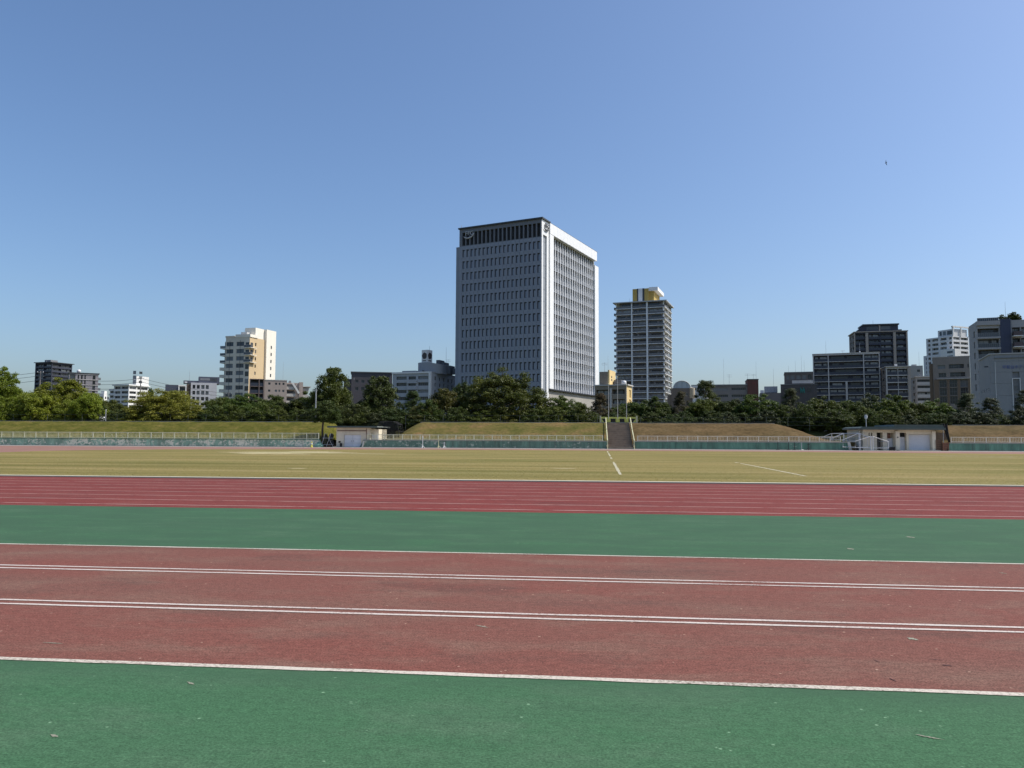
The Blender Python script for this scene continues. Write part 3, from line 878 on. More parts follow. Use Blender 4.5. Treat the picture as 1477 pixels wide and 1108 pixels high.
# ---- covered equipment rack left of the shed
def rack():
    Y = Y_WALL - .3
    a, b = at_y(463.5, 645, Y), at_y(480.5, 645, Y)
    root = empty('equipment_rack', (a.x, Y, 0)); tag(root, 'dark wheeled rack with slanted struts and black bundles beside the shed', 'rack')
    W = b.x - a.x
    for y in (0, .9):
        MB().tube([(.0, y, .1), (.5, y, 1.95)], .035, 5).build('strut', M_STEEL, root)
        MB().tube([(W * .42, y, .05), (W * .78, y, 1.9)], .04, 5).build('strut', M_STEEL, root)
        MB().tube([(W * .98, y, .05), (W * .62, y, 1.2)], .03, 5).build('strut', M_STEEL, root)
    for z in (.35, 1.25): MB().tube([(.1, 0, z), (W, 0, z)], .03, 5).build('shelf_bar', M_STEEL, root)
    def bundle(cx, cz, rx, rz_, n, seed):
        rg = random.Random(seed); m_ = MB(); k = 10; q = 7
        for j in range(q + 1):
            for i in range(k):
                t = 2 * math.pi * i / k; u = math.pi * j / q
                rr = rg.uniform(.82, 1.15)
                m_.v.append((cx + rx * rr * math.sin(u) * math.cos(t), .45 + .4 * rr * math.sin(u) * math.sin(t), cz - rz_ * math.cos(u) * rr))
        for j in range(q):
            for i in range(k):
                m_.f.append((j*k+i, j*k+(i+1) % k, (j+1)*k+(i+1) % k, (j+1)*k+i)); m_.m.append(0)
        m_.build('bundle', n, root)
    bundle(.42, 1.2, .32, .62, plain('dark_olive_cover', (.05, .055, .03), .9, .4, 3), 1)
    bundle(1.25, 1.45, .32, .42, M_BLACK, 2)
    bundle(1.4, .5, .25, .4, M_BLACK, 5)
    bundle(.35, .45, .25, .36, MATS['dark_olive_cover'], 3)
    MB().box(.75, 1.3, .2, .7, .05, .35).build('box', M_WOOD, root)
    for x in (.3, W - .2):
        MB().lathe([(.0, -.05), (.14, -.05), (.14, .05), (0, .05)], 12, (x, .1, .14)).build('wheel', M_BLACK, root)
rack()
pa = at_y(459, 645, Y_WALL - .5)
root = empty('tarpaulin_heap', (pa.x, Y_WALL - .6, 0)); tag(root, 'crumpled teal tarpaulin heap at the end of the peeling wall', 'tarpaulin')
m_ = MB(); rg = random.Random(4); k, q = 14, 6
for j in range(q + 1):
    for i in range(k):
        t = 2 * math.pi * i / k; u = .5 * math.pi * j / q; rr = rg.uniform(.75, 1.2)
        m_.v.append((.15 + .62 * rr * math.cos(u) * math.cos(t), .3 * rr * math.cos(u) * math.sin(t), .62 * math.sin(u) * rr * (1 if j else 0)))
for j in range(q):
    for i in range(k): m_.f.append((j*k+i, j*k+(i+1) % k, (j+1)*k+(i+1) % k, (j+1)*k+i)); m_.m.append(0)
m_.build('sheet', plain('teal_tarp', (.16, .32, .26), .7, .4, 3), root)

# ---- cone, jump stands, marker posts in front of the wall
pc = on_ground(418, 646.5)
root = empty('marker_cone', (pc.x, Y_WALL - 3.2, 0)); tag(root, 'slim yellow cone standing before the peeling wall', 'cone')
MB().lathe([(.22, 0), (.22, .04), (.13, .05), (.10, .3), (.06, .72), (.03, .8), (0, .8)], 12).build('body', plain('cone_yellow', (.62, .58, .10), .6, .1), root)
MB().lathe([(.12, .42), (.1, .56), (.09, .56), (.11, .42)], 12).build('stripe', M_WHITE, root)
def jump_stand(px, pyt, label, arms=True, mat=None):
    Y = Y_WALL - .7; p = at_y(px, 645, Y); zt = at_y(px, pyt, Y).z; mat = mat or M_WHITE
    root = empty('jump_stand', (p.x, Y, 0)); tag(root, label, 'stand', 'posts before the far wall')
    MB().tube([(0, 0, 0), (0, 0, zt)], .04, 6).build('upright', mat, root)
    for t in (0.4, 2.5, 4.6): MB().tube([(0, 0, .3 if arms else .08), (.28 * math.cos(t), .28 * math.sin(t), .02)], .03, 5).build('foot', mat, root)
    if arms: MB().box(-.16, .16, -.02, .02, zt * .8, zt * .8 + .05).build('bar_rest', mat, root)
jump_stand(609.6, 628.5, 'tall white jump stand before the worn teal wall')
jump_stand(632.5, 630.5, 'dull white jump stand before the worn teal wall', True, M_PALEY)
jump_stand(640.6, 637.5, 'short white jump stand before the worn teal wall')
jump_stand(1166, 639.5, 'black and white short stand before the teal wall', True, M_BLACK)
for px, lb in ((1122, 'thin dark post standing alone before the teal wall below the water tank'), (1137.5, 'thin dark post before the teal wall below the teal sheet'), (1146, 'thin dark post beside the grey post before the teal wall')): jump_stand(px, 638, lb, False, M_BLACK)
jump_stand(1156, 638.5, 'thin grey post before the teal wall', False, M_STEEL)

# ---- poles on the bank crest
def crest_pole(px, pyt, Y, r, mat, label):
    p = at_y(px, 605, Y); zt = at_y(px, pyt, Y).z
    root = empty('steel_pole', (p.x, Y, Z_PL - .2)); tag(root, label, 'pole')
    MB().tube([(0, 0, 0), (0, 0, zt - Z_PL + .2)], [r, r * .8], 8).build('shaft', mat, root)
    MB().lathe([(0, .06), (r, .03), (r * 1.2, 0), (0, 0)], 8, (0, 0, zt - Z_PL + .2)).build('cap', mat, root)
    MB().lathe([(r * 2, 0), (r * 2, .25), (r, .3)], 8).build('base_collar', M_CONC, root)
crest_pole(152.3, 591, Y_B1 + 3, .09, M_STEEL, 'short grey pole on the crest of the olive bank')
crest_pole(455, 562, Y_B1 + 5, .12, M_STEEL, 'grey pole rising before the dark trees beside the tall cone tree')

# ---- thin wire fence along the crest of the banks
M_WIRE = plain('fence_wire', (.10, .11, .10), .6, .2, 1)
def wire_fence(px0, px1, Y, zt, label):
    x0, x1 = at_y(px0, 605, Y).x, at_y(px1, 605, Y).x; L = x1 - x0
    root = empty('wire_fence', (x0, Y, Z_PL)); tag(root, label, 'fence', 'wire fences behind the banks')
    n = max(2, round(L / 3.0)); pm = MB().tube([(0, 0, 0), (0, 0, zt)], .028, 5).mesh('post', M_WIRE)
    for i in range(n + 1): inst('post', pm, root, (L * i / n, 0, 0))
    for z in (zt - .02, zt * .66, zt * .4): MB().box(0, L, -.012, .012, z - .012, z + .012).build('wire', M_WIRE, root)
wire_fence(-30, 455, Y_B1 + 4.0, 2.2, 'thin wire fence behind the crest of the olive green bank')
wire_fence(585, 862, Y_B1 + 4.0, 2.2, 'thin wire fence behind the bank left of the flagpoles')
wire_fence(924, 1230, Y_B1 + 4.0, 2.0, 'thin wire fence behind the brown bank right of the flagpoles')

# ---- white car glimpsed over the bank
def car():
    Y = Y_B1 + 9
    p = at_y(142.5, 604, Y); zr = at_y(142, 601.2, Y).z
    root = empty('parked_car', (p.x, Y, Z_PL)); tag(root, 'white car glimpsed over the bank between the green trees', 'car')
    z = zr - Z_PL
    side = [(-2.0, .3), (2.0, .3), (2.05, .75), (1.15, .95), (.55, z), (-1.0, z + .02), (-1.85, .95), (-2.08, .8)]
    m_ = MB(); m_.prism(side, -.82, .82); o = m_.build('body', plain('car_white', (.78, .78, .78), .3, .03), root)
    bv = o.modifiers.new('bevel', 'BEVEL'); bv.width = .08; bv.segments = 2
    MB().prism([(1.0, .98), (.5, z - .07), (-.95, z - .06), (-1.6, .98)], -.835, -.823).build('window', glass('car_glass'), root)
    for x in (-1.25, 1.3):
        for y in (-.72, .72):
            m_ = MB(); m_.tube([(x, y - .1, .32), (x, y + .1, .32)], .32, 14); m_.build('wheel', M_BLACK, root)
car()

grass_tufts()

# ================================================================== TREES
def quads_mesh(name, v, mat):
    n = len(v)
    me = bpy.data.meshes.new(name)
    me.vertices.add(n * 4); me.vertices.foreach_set('co', v.reshape(-1).astype(np.float32))
    me.loops.add(n * 4); me.loops.foreach_set('vertex_index', np.arange(n * 4, dtype=np.int32))
    me.polygons.add(n); me.polygons.foreach_set('loop_start', np.arange(n, dtype=np.int32) * 4); me.polygons.foreach_set('loop_total', np.full(n, 4, dtype=np.int32))
    me.update(); me.materials.append(mat)
    return me

def leaf_quads(rng, cen, rad, per, size, aspect=.6, flat=1.0, up_n=.35, droop=0.0):
    """leaves spread through the shells of clumps; cen (k,3), rad (k,)"""
    k = len(cen); n = k * per
    c = np.repeat(cen, per, 0); r = np.repeat(rad, per)
    d = rng.normal(size=(n, 3)); d /= np.linalg.norm(d, axis=1, keepdims=True)
    rr = r * (rng.random(n) ** .45) * rng.uniform(.75, 1.12, n)
    off = d * rr[:, None]; off[:, 2] *= flat
    p = c + off
    if droop: p[:, 2] -= droop * np.linalg.norm(off[:, :2], axis=1)
    nrm = d + rng.normal(0, .75, (n, 3)); nrm[:, 2] += up_n
    nrm /= np.linalg.norm(nrm, axis=1, keepdims=True)
    t = np.cross(nrm, rng.normal(size=(n, 3))); t /= np.linalg.norm(t, axis=1, keepdims=True)
    b = np.cross(nrm, t)
    s = size * rng.uniform(.6, 1.35, n)[:, None]
    return np.stack([p - t * s, p + b * s * aspect - nrm * s * .15, p + t * s, p - b * s * aspect - nrm * s * .15], 1)

def limbs(mb, base_h, r0, targets, top):
    mb.tube([(0, 0, -.3), (.05, .02, base_h * .5), (0, .05, base_h), (.1, 0, base_h + (top - base_h) * .5), (.05, 0, top * .93)], [r0 * 1.35, r0, r0 * .85, r0 * .45, r0 * .1], 7)
    for t in targets:
        t = Vector(t); z0 = max(base_h * .6, min(t.z - t.xy.length * .6, top * .75))
        a = Vector((0, 0, z0)); mid = a.lerp(t, .5) + Vector((0, 0, -.1 * (t - a).length))
        mb.tube([a, mid, t], [r0 * .34, r0 * .2, r0 * .06], 5, caps=False)

def crown_points(kind, rng, n):
    """clump centres for a crown of half width 4 and height 10"""
    out = []; rad = []
    if kind == 'round':
        while len(out) < n:
            d = rng.normal(size=3); d /= np.linalg.norm(d); q = rng.uniform(.35, .92)
            x, y, z = d[0] * 3.7 * q, d[1] * 3.7 * q, 5.6 + d[2] * 3.9 * q
            if z < 1.3: continue
            w = 1 + .22 * math.sin(3 * math.atan2(y, x) + z)
            out.append((x * w, y * w, z)); rad.append(rng.uniform(.5, 1.0))
    elif kind == 'dome':
        while len(out) < n:
            d = rng.normal(size=3); d /= np.linalg.norm(d); q = rng.uniform(.55, .95)
            if d[2] < -.25: continue
            z = 2.4 + d[2] * 7.0 * q if d[2] > 0 else 2.4 + d[2] * 4 * q
            out.append((d[0] * 3.8 * q, d[1] * 3.8 * q, z)); rad.append(rng.uniform(.5, .85))
    elif kind == 'cone':
        while len(out) < n:
            t = 1 - math.sqrt(1 - rng.random() * .985); rmax = 3.7 * (1 - t) ** .62 * (1 if t > .1 else .85) + .15
            a = rng.random() * 6.283; q = rng.uniform(.3, 1.0)
            out.append((math.cos(a) * rmax * q, math.sin(a) * rmax * q, .7 + t * 9.2 - .3 * q * (1 - t))); rad.append(1.0 * (1 - t * .6) * rng.uniform(.7, 1.15))
    elif kind == 'spread':
        while len(out) < n:
            a = rng.random() * 6.283; q = math.sqrt(rng.random()); zt = 9.6 - 4.6 * q ** 2.2
            z = rng.uniform(1.6, zt); 
            if z < zt * .55 and q < .5: continue
            out.append((math.cos(a) * 4.1 * q, math.sin(a) * 4.1 * q, z)); rad.append(rng.uniform(.5, .95))
    elif kind == 'pine':
        for _ in range(n):
            t = rng.random(); a = rng.random() * 6.283
            rmax = (3.6 * (1 - t) + 1.0) * (1.0 if t > .15 else .7)
            q = rng.uniform(.3, 1.0)
            out.append((math.cos(a) * rmax * q, math.sin(a) * rmax * q, 1.8 + t * 7.8)); rad.append(rng.uniform(.5, .95))
    elif kind == 'low':
        while len(out) < n:
            a = rng.random() * 6.283; q = math.sqrt(rng.random())
            z = rng.uniform(.4, 9.4 - 4.5 * q * q)
            out.append((math.cos(a) * 4.0 * q, math.sin(a) * 4.0 * q, z)); rad.append(rng.uniform(.55, 1.05))
    return np.array(out), np.array(rad)

SHAPE = {   # clumps, leaves per clump, leaf size, flatten, droop
    'round': (170, 130, .17, .95, .0), 'dome': (210, 110, .15, 1.0, .0), 'cone': (340, 80, .15, .85, .12),
    'spread': (190, 130, .17, .85, .05), 'pine': (120, 120, .16, .6, -.1), 'low': (150, 120, .17, .95, .0)}
PROTO = {}
def proto(kind, var, big=1.0):
    """crown and trunk meshes; big: how much the tree will be enlarged, so that its leaves stay leaf sized"""
    bc = 1.0 if big < .95 else (1.3 if big < 1.35 else 1.65)
    key = (kind, var, bc)
    if key not in PROTO:
        rng = np.random.default_rng(hash_seed(kind) + var * 17 + int(bc * 10))
        n, per, size, flat, droop = SHAPE[kind]
        n = int(n * (1 + (bc - 1) * 1.1)); per = int(per * 1.25 * (1 + (bc - 1) * .5)); size = size * .86 / bc
        cen, rad = crown_points(kind, rng, n)
        rad = rad / bc ** .45
        if kind == 'pine': v = leaf_quads(rng, cen, rad, per, size, .28, flat, .8, droop)
        else: v = leaf_quads(rng, cen, rad, per, size, .6, flat, .4, droop)
        tb = MB(); idx = rng.choice(len(cen), 22 if kind != 'pine' else 34, replace=False)
        limbs(tb, 2.0, .24 if kind != 'low' else .12, [tuple(cen[i]) for i in idx], 9.0)
        PROTO[key] = (quads_mesh('crown', v, LEAF['dark']), tb.mesh('trunk', M_BARK, True))
    return PROTO[key]
def crown_inst(name, me, leaf, parent, loc, rz, s):
    o = inst(name, me, parent, loc, rz, s)
    o.material_slots[0].link = 'OBJECT'; o.material_slots[0].material = LEAF[leaf]
    return o
def hash_seed(s): return sum(ord(c) * (i + 3) for i, c in enumerate(s)) % 9973

def tree(px, top, half, Y, kind, leaf, var, label, group='trees behind the banks', name=None, z0=None, cat='tree'):
    """px, top: pixel of the crown's apex; half: half the crown's width in pixels"""
    p = at_y(px, top, Y); base = Z_PL if z0 is None else z0
    hw = abs(at_y(px + half, top, Y).x - at_y(px - half, top, Y).x) / 2
    H = p.z - base
    crown, trunk = proto(kind, var, max(hw / 4.35, H / 10.15))
    root = empty(name or {'pine': 'pine_tree', 'cone': 'conifer_tree', 'low': 'shrub'}.get(kind, 'broadleaf_tree'), (p.x, Y, base - .05))
    tag(root, label, cat, group)
    rz = random.random() * 6.283
    # apex of the prototype stands at about 10.2 m, half width about 4.4 m
    s = (hw / 4.35, hw / 4.35, H / 10.15)
    # clumps that are squeezed would look stretched: keep the width ratio, turn freely
    inst('trunk', trunk, root, (0, 0, 0), rz, s)
    o = crown_inst('crown', crown, leaf, root, (0, 0, 0), rz, s)
    return root
TL = []
A, B, C, D_ = Y_B1 + 7, Y_B1 + 12, Y_B1 + 18, Y_B1 + 26
L_bright = 'bright green leafy tree in the clump behind the olive bank'
L_dark = 'dark green broadleaf tree in the row behind the olive bank'
L_right = 'dark green broadleaf tree in the row behind the brown bank'
L_mid = 'dark broadleaf tree in the belt before the tall office tower'
L_pine = 'ragged dark pine in the belt behind the brown bank'
L_shrub = 'dark shrub filling the foot of the tree belt'
trees = [
    (4, 516, 44, B, 'cone', 'bright', 0, 'tall pointed bright green tree beside the dark curved apartment block', 'broadleaf_tree'),
    (92, 539, 45, B, 'spread', 'bright', 0, 'broad bright green tree covering the foot of the dark curved block', None),
    (46, 560, 26, A, 'round', 'bright', 1, L_bright, None), (25, 556, 30, C, 'round', 'bright', 0, L_bright, None),
    (128, 562, 26, A, 'round', 'bright', 0, L_bright, None), (68, 566, 28, A, 'low', 'bright', 0, L_bright, None),
    (-30, 545, 40, B, 'round', 'bright', 1, L_bright, None), (5, 566, 30, A, 'low', 'bright', 1, L_bright, None), (108, 570, 26, A, 'low', 'bright', 1, L_bright, None),
    (160, 573, 28, D_, 'round', 'mid', 0, L_dark, None), (172, 579, 20, C, 'low', 'mid', 0, L_dark, None), (145, 580, 20, C, 'low', 'mid', 1, L_dark, None),
    (217, 551, 12, D_, 'cone', 'dark', 1, 'small dark treetop showing above the yellow green domed tree', 'broadleaf_tree'),
    (240, 554, 66, A + 1, 'dome', 'camphor', 0, 'large domed yellow green tree behind the olive bank', None),
    (322, 567, 32, C, 'round', 'mid', 1, L_dark, None), (352, 564, 34, B, 'spread', 'mid', 1, L_dark, None),
    (393, 565, 36, C, 'spread', 'dark', 0, L_dark, None), (385, 574, 28, A, 'low', 'mid', 1, L_dark, None),
    (425, 572, 30, B, 'round', 'dark', 1, L_dark, None), (447, 561, 26, C, 'spread', 'dark', 1, L_dark, None), (335, 580, 30, A, 'low', 'mid', 0, L_dark, None), (308, 578, 20, A, 'low', 'dark', 1, L_dark, None),
    (480, 516, 46, B, 'cone', 'mid', 1, 'tall cone shaped green tree behind the rack and shed', 'conifer_tree'),
    (470, 574, 34, A, 'low', 'conifer', 0, 'dark spreading tree hanging over the left end of the shed', 'broadleaf_tree'),
    (510, 578, 30, A, 'low', 'conifer', 1, 'low dark tree directly behind the shed with grey doors', 'broadleaf_tree'),
    (548, 531, 46, B, 'cone', 'conifer', 0, 'dark pointed conifer behind the cream shed with grey doors', None),
    (596, 562, 26, B, 'pine', 'conifer', 0, 'dark shaggy tree beside the pointed conifer', 'broadleaf_tree'),
    (572, 585, 26, A, 'low', 'conifer', 1, L_mid, None), (608, 580, 24, A, 'low', 'olive', 1, L_mid, None),
    (640, 551, 34, B, 'dome', 'olive', 1, 'olive coloured tree before the grey block with the emblem tower', None),
    (618, 572, 24, A, 'low', 'dark', 0, L_mid, None), (668, 545, 22, C, 'round', 'dark', 0, L_mid, None),
    (727, 527, 66, B, 'spread', 'dark', 2, 'largest dark tree hiding the foot of the tall office tower', None),
    (662, 584, 26, A, 'low', 'dark', 0, L_mid, None), (700, 588, 30, A, 'low', 'mid', 1, L_mid, None), (742, 588, 28, A, 'low', 'olive', 0, L_mid, None), (775, 585, 26, A, 'low', 'dark', 1, L_mid, None),
    (812, 567, 38, B, 'spread', 'mid', 0, 'lighter green tree before the podium wall of the tall office tower', None), (800, 582, 26, A, 'low', 'mid', 1, L_mid, None), (838, 578, 26, A, 'low', 'dark', 0, L_mid, None),
    (866, 565, 24, B, 'pine', 'rust', 0, 'dark rust tinged pine behind the first flagpole', None),
    (890, 582, 22, C, 'round', 'dark', 1, L_right, None), (905, 577, 20, D_, 'round', 'mid', 0, L_right, None), (878, 590, 22, B, 'low', 'dark', 0, L_right, None),
    (920, 575, 22, B, 'round', 'mid', 1, L_right, None), (945, 569, 30, B, 'spread', 'dark', 1, L_right, None),
    (982, 563, 22, B, 'pine', 'rust', 1, 'brownish pine beside the domed building', None),
    (1017, 546, 34, C, 'pine', 'dark', 0, 'pointed dark tree rising before the long low building', 'conifer_tree'),
    (1012, 572, 28, B, 'round', 'mid', 0, L_right, None), (1048, 573, 26, B, 'round', 'dark', 1, L_right, None),
    (1092, 565, 38, B, 'spread', 'mid', 1, L_right, None), (1062, 574, 22, C, 'pine', 'pine', 1, L_pine, None),
    (1140, 558, 26, B, 'pine', 'pine', 0, L_pine, None), (1128, 580, 20, A, 'low', 'dark', 0, L_right, None),
    (1185, 569, 36, B, 'spread', 'mid', 0, L_right, None), (1160, 577, 22, A, 'low', 'dark', 1, L_right, None),
    (1222, 572, 30, B, 'round', 'mid', 1, L_right, None), (1258, 564, 30, C, 'spread', 'pine', 0, L_right, None), (1288, 566, 32, B, 'spread', 'mid', 1, L_right, None),
    (1205, 585, 30, A, 'low', 'dark', 1, L_right, None), (1245, 584, 26, A, 'low', 'mid', 0, L_right, None), (1275, 588, 24, A, 'low', 'mid', 1, L_right, None),
    (1318, 577, 26, B, 'round', 'dark', 0, L_right, None), (1348, 573, 32, B, 'spread', 'mid', 0, L_right, None), (1310, 588, 26, A, 'low', 'dark', 0, L_right, None),
    (1395, 566, 30, B, 'pine', 'pine', 1, 'dark pine beside the beige office with brown piers', None), (1428, 572, 28, B, 'pine', 'pine', 0, 'dark pine before the foot of the grey building with blue lettering', None),
    (1380, 590, 26, A, 'low', 'pine', 1, L_right, None), (1415, 592, 24, A, 'low', 'pine', 0, L_right, None),
    (1478, 560, 28, A, 'pine', 'pine', 1, 'dark pine with bare spreading boughs in front of the blue lettering wall', None),
    (1520, 560, 40, B, 'pine', 'pine', 0, L_pine, None),
]
LANDMARK = [(35, 'the tall pointed bright tree'), (75, 'the dark navy apartment block'), (112, 'the grey panelled block'), (150, 'the small white houses'), (185, 'the white terraced building'), (262, 'the domed yellow green tree'), (300, 'the low white gridded office'), (342, 'the cream high-rise front'),
    (372, 'the tan side of the cream high-rise'), (405, 'the pinkish apartment wall'), (440, 'the stepped balcony wing'), (500, 'the cone shaped tree'), (545, 'the pointed conifer'), (590, 'the shaggy tree by the conifer'), (622, 'the emblem tower block'), (660, 'the olive coloured tree'), (705, 'the near corner of the biggest tree'),
    (755, 'the middle of the biggest tree'), (792, 'the white corner of the office tower'), (825, 'the finned office tower side'), (862, 'the far end of the office tower'), (884, 'the first flagpole'), (898, 'the middle flagpole'), (915, 'the yellow apartment side'), (935, 'the apartment tower front'), (966, 'the apartment tower corner'), (1000, 'the glass half dome'), (1024, 'the small white block'), (1055, 'the strip windows of the long building'), (1080, 'the red brick stair tower'), (1110, 'the water tank box'),
    (1132, 'the teal sheet'), (1170, 'the stepped brown block'), (1195, 'the first bay of the framed apartments'), (1222, 'the middle of the framed apartments'), (1250, 'the last bay of the framed apartments'), (1272, 'the lamp post'), (1300, 'the narrow navy block'), (1330, 'the small grey balcony block'), (1362, 'the beige office'), (1400, 'the brown piers of the office'), (1440, 'the downpipe of the lettered building'), (9999, 'the blue lettering')]
def landmark(px): return next(n for x, n in LANDMARK if px < x)
FOL = {'bright': 'bright green', 'mid': 'mid green', 'dark': 'dark green', 'olive': 'olive green', 'conifer': 'deep green', 'pine': 'blackish green', 'rust': 'rusty', 'camphor': 'yellow green'}
FORM = {'round': 'rounded tree', 'low': 'low bushy tree', 'spread': 'spreading tree', 'pine': 'ragged pine', 'cone': 'pointed tree', 'dome': 'domed tree'}
for px, top, half, Y, kind, leaf, var, lab, nm in trees:
    grp = {L_bright: 'bright green trees', L_dark: 'trees behind the olive bank', L_right: 'trees behind the brown bank', L_mid: 'trees before the office tower', L_pine: 'pines in the belt'}.get(lab)
    if grp: lab = FOL[leaf] + ' ' + FORM[kind] + ' standing before ' + landmark(px)
    tree(px, top, half, Y + random.uniform(-1.2, 1.2), kind, leaf, var, lab, grp or 'single trees behind the banks', nm or ('broadleaf_tree' if kind == 'low' else None))
# shrubs at the foot of the belt, behind the crest
for i in range(58):
    px = -30 + 1540 * (i + random.uniform(.1, .9)) / 58
    if 466 < px < 545 or 1236 < px < 1362: Y, top = Y_B1 + 5.5, random.uniform(590, 598)
    else: Y, top = Y_B1 + random.uniform(6.0, 8.5), random.uniform(586, 597)
    if 860 < px < 922: top = random.uniform(590, 598)
    lf = 'bright' if px < 130 else random.choice(['dark', 'dark', 'conifer', 'pine'])
    tree(px, top, random.uniform(17, 25), Y, 'low', lf, i % 2, FOL[lf] + ' shrub on the bank below ' + landmark(px), 'shrubs at the foot of the tree belt', 'shrub', cat='shrub')
# leaning trunk beside the rack
pa = at_y(463.5, 640, Y_WALL + 1.5)
root = empty('broadleaf_tree', (pa.x + .2, Y_WALL + 1.5, 0)); tag(root, 'leaning dark trunk with a small crown beside the equipment rack', 'tree')
MB().tube([(0, 0, -.1), (-.05, 0, 1.0), (-.12, .1, 2.4), (-.05, .2, 4.0), (.3, .3, 5.0)], [.2, .16, .15, .13, .05], 8).build('trunk', M_BARK, root)
cr, _ = proto('low', 0, .5)
crown_inst('crown', cr, 'dark', root, (0.3, .4, 3.3), .6, (.5, .5, .34))

# ================================================================== BUILDINGS
TP = lambda px: (px - CX) / F_PX
class Bld:
    """front face from px xl to xr; a = turn of the front (a>0: right end farther). Local x along the front, y inward."""
    def __init__(s, name, label, xl, xr, top, D, a, far=None, depth=14.0, cat='building', base=Z_PL - .3, group=None, absolute=False):
        # a counts from square-on to the line of sight unless absolute
        s.a = R(a) if absolute else R(a) - math.atan(TP((xl + xr) / 2)); ux, ud = math.cos(s.a), math.sin(s.a); nx, nd = -math.sin(s.a), math.cos(s.a)
        # lateral position of a pixel column, measured at the height of the roof line
        s.top = top
        lat = lambda px, d: (at_depth(px, top, d) - Vector((0, 0, CAM_H))).dot(right_h)
        tp = lambda px: lat(px, 1000.0) / 1000.0
        if a >= 0:
            cx, cd = lat(xl, D), D
            t = tp(xr); s.W = (t * cd - cx) / (ux - t * ud)
            s.ox, s.od = cx, cd; ac = (cx, cd)
            s.Dp = depth
            if far is not None:
                t = tp(far); s.Dp = (t * cd - cx) / (nx - t * nd)
        else:
            cx, cd = lat(xr, D), D
            t = tp(xl); L = (t * cd - cx) / (-ux + t * ud)
            s.W = L; s.ox, s.od = cx - ux * L, cd - ud * L; ac = (cx, cd)
            s.Dp = depth
            if far is not None:
                t = tp(far); s.Dp = (t * cd - cx) / (nx - t * nd)
        s.u, s.n, s.D, s.ac, s.tp = (ux, ud), (nx, nd), D, ac, tp
        s.base = base
        s.right_anchor = a < 0
        s.H = at_depth(xr if a < 0 else xl, top, D).z - base
        loc = right_h * s.ox + fwd_h * s.od
        s.rz = math.atan2((right_h * ux + fwd_h * ud).y, (right_h * ux + fwd_h * ud).x)
        s.root = empty(name, (loc.x, loc.y, base), s.rz)
        tag(s.root, label, cat, group)
    def fx(s, px):                     # local x on the front face under a pixel column
        t = s.tp(px); return (t * s.od - s.ox) / (s.u[0] - t * s.u[1])
    def sy(s, px, right=True):         # distance along the side face
        t = s.tp(px)
        ox, od = (s.ox + s.u[0] * s.W, s.od + s.u[1] * s.W) if right else (s.ox, s.od)
        return (t * od - ox) / (s.n[0] - t * s.n[1])
    def z(s, py, px=None, x=None):     # local height seen at a pixel row, on the anchor corner or at local x on the front
        if x is None: d = s.D
        else: d = s.od + s.u[1] * x
        if px is None: px = CX + F_PX * (s.ac[0] / s.ac[1])
        return at_depth(px, py, d).z - s.base
    def frame(s, which):
        return {'F': ((0, 0, 0), 0.0, s.W), 'R': ((s.W, 0, 0), math.pi / 2, s.Dp), 'L': ((0, s.Dp, 0), -math.pi / 2, s.Dp)}[which]
    def box(s, name, x0, x1, y0, y1, z0, z1, mat, parent=None):
        return MB().box(x0, x1, y0, y1, z0, z1).build(name, mat, parent or s.root)
    def body(s, mat, inset_f=0.0, inset_r=0.0, inset_l=0.0, H=None, name='body'):
        return s.box(name, inset_l, s.W - inset_r, inset_f, s.Dp, 0, H or s.H, mat)
    def put(s, name, me, which, x, y, z, dx=0.0):
        (o, a, w) = s.frame(which); o = Vector(o); ca, sa = math.cos(a), math.sin(a)
        return inst(name, me, s.root, (o.x + ca * x - sa * y, o.y + sa * x + ca * y, o.z + z), a)
    def antenna(s, x, y, h, r=.05, z=None, cross=False):
        z = s.H if z is None else z
        m_ = MB(); m_.tube([(x, y, z), (x, y, z + h)], [r, r * .5], 5)
        if cross:
            for t in (.75, .92): m_.tube([(x - .9, y, z + h * t), (x + .9, y, z + h * t)], r * .6, 4)
        m_.build('antenna', M_STEEL, s.root)

WMESH = {}
def win_mesh(w, h, nx=1, glassm=None, framem=None, fr=.06, nz=1):
    key = ('w', round(w, 2), round(h, 2), nx, nz, glassm.name, framem.name, fr)
    if key in WMESH: return WMESH[key]
    m_ = MB(); m_.quad((0, 0, 0), (w, 0, 0), (w, 0, h), (0, 0, h), 0)
    t = .05
    m_.box(0, fr, -t, -.003, 0, h, 1); m_.box(w - fr, w, -t, -.003, 0, h, 1)
    m_.box(fr, w - fr, -t, -.003, 0, fr, 1); m_.box(fr, w - fr, -t, -.003, h - fr, h, 1)
    for i in range(1, nx): x = w * i / nx; m_.box(x - fr * .5, x + fr * .5, -t + .008, -.004, fr, h - fr, 1)
    for i in range(1, nz): z = h * i / nz; m_.box(fr, w - fr, -t + .012, -.005, z - fr * .5, z + fr * .5, 1)
    me = raw_mesh(m_, 'window', [glassm, framem]); WMESH[key] = me
    return me
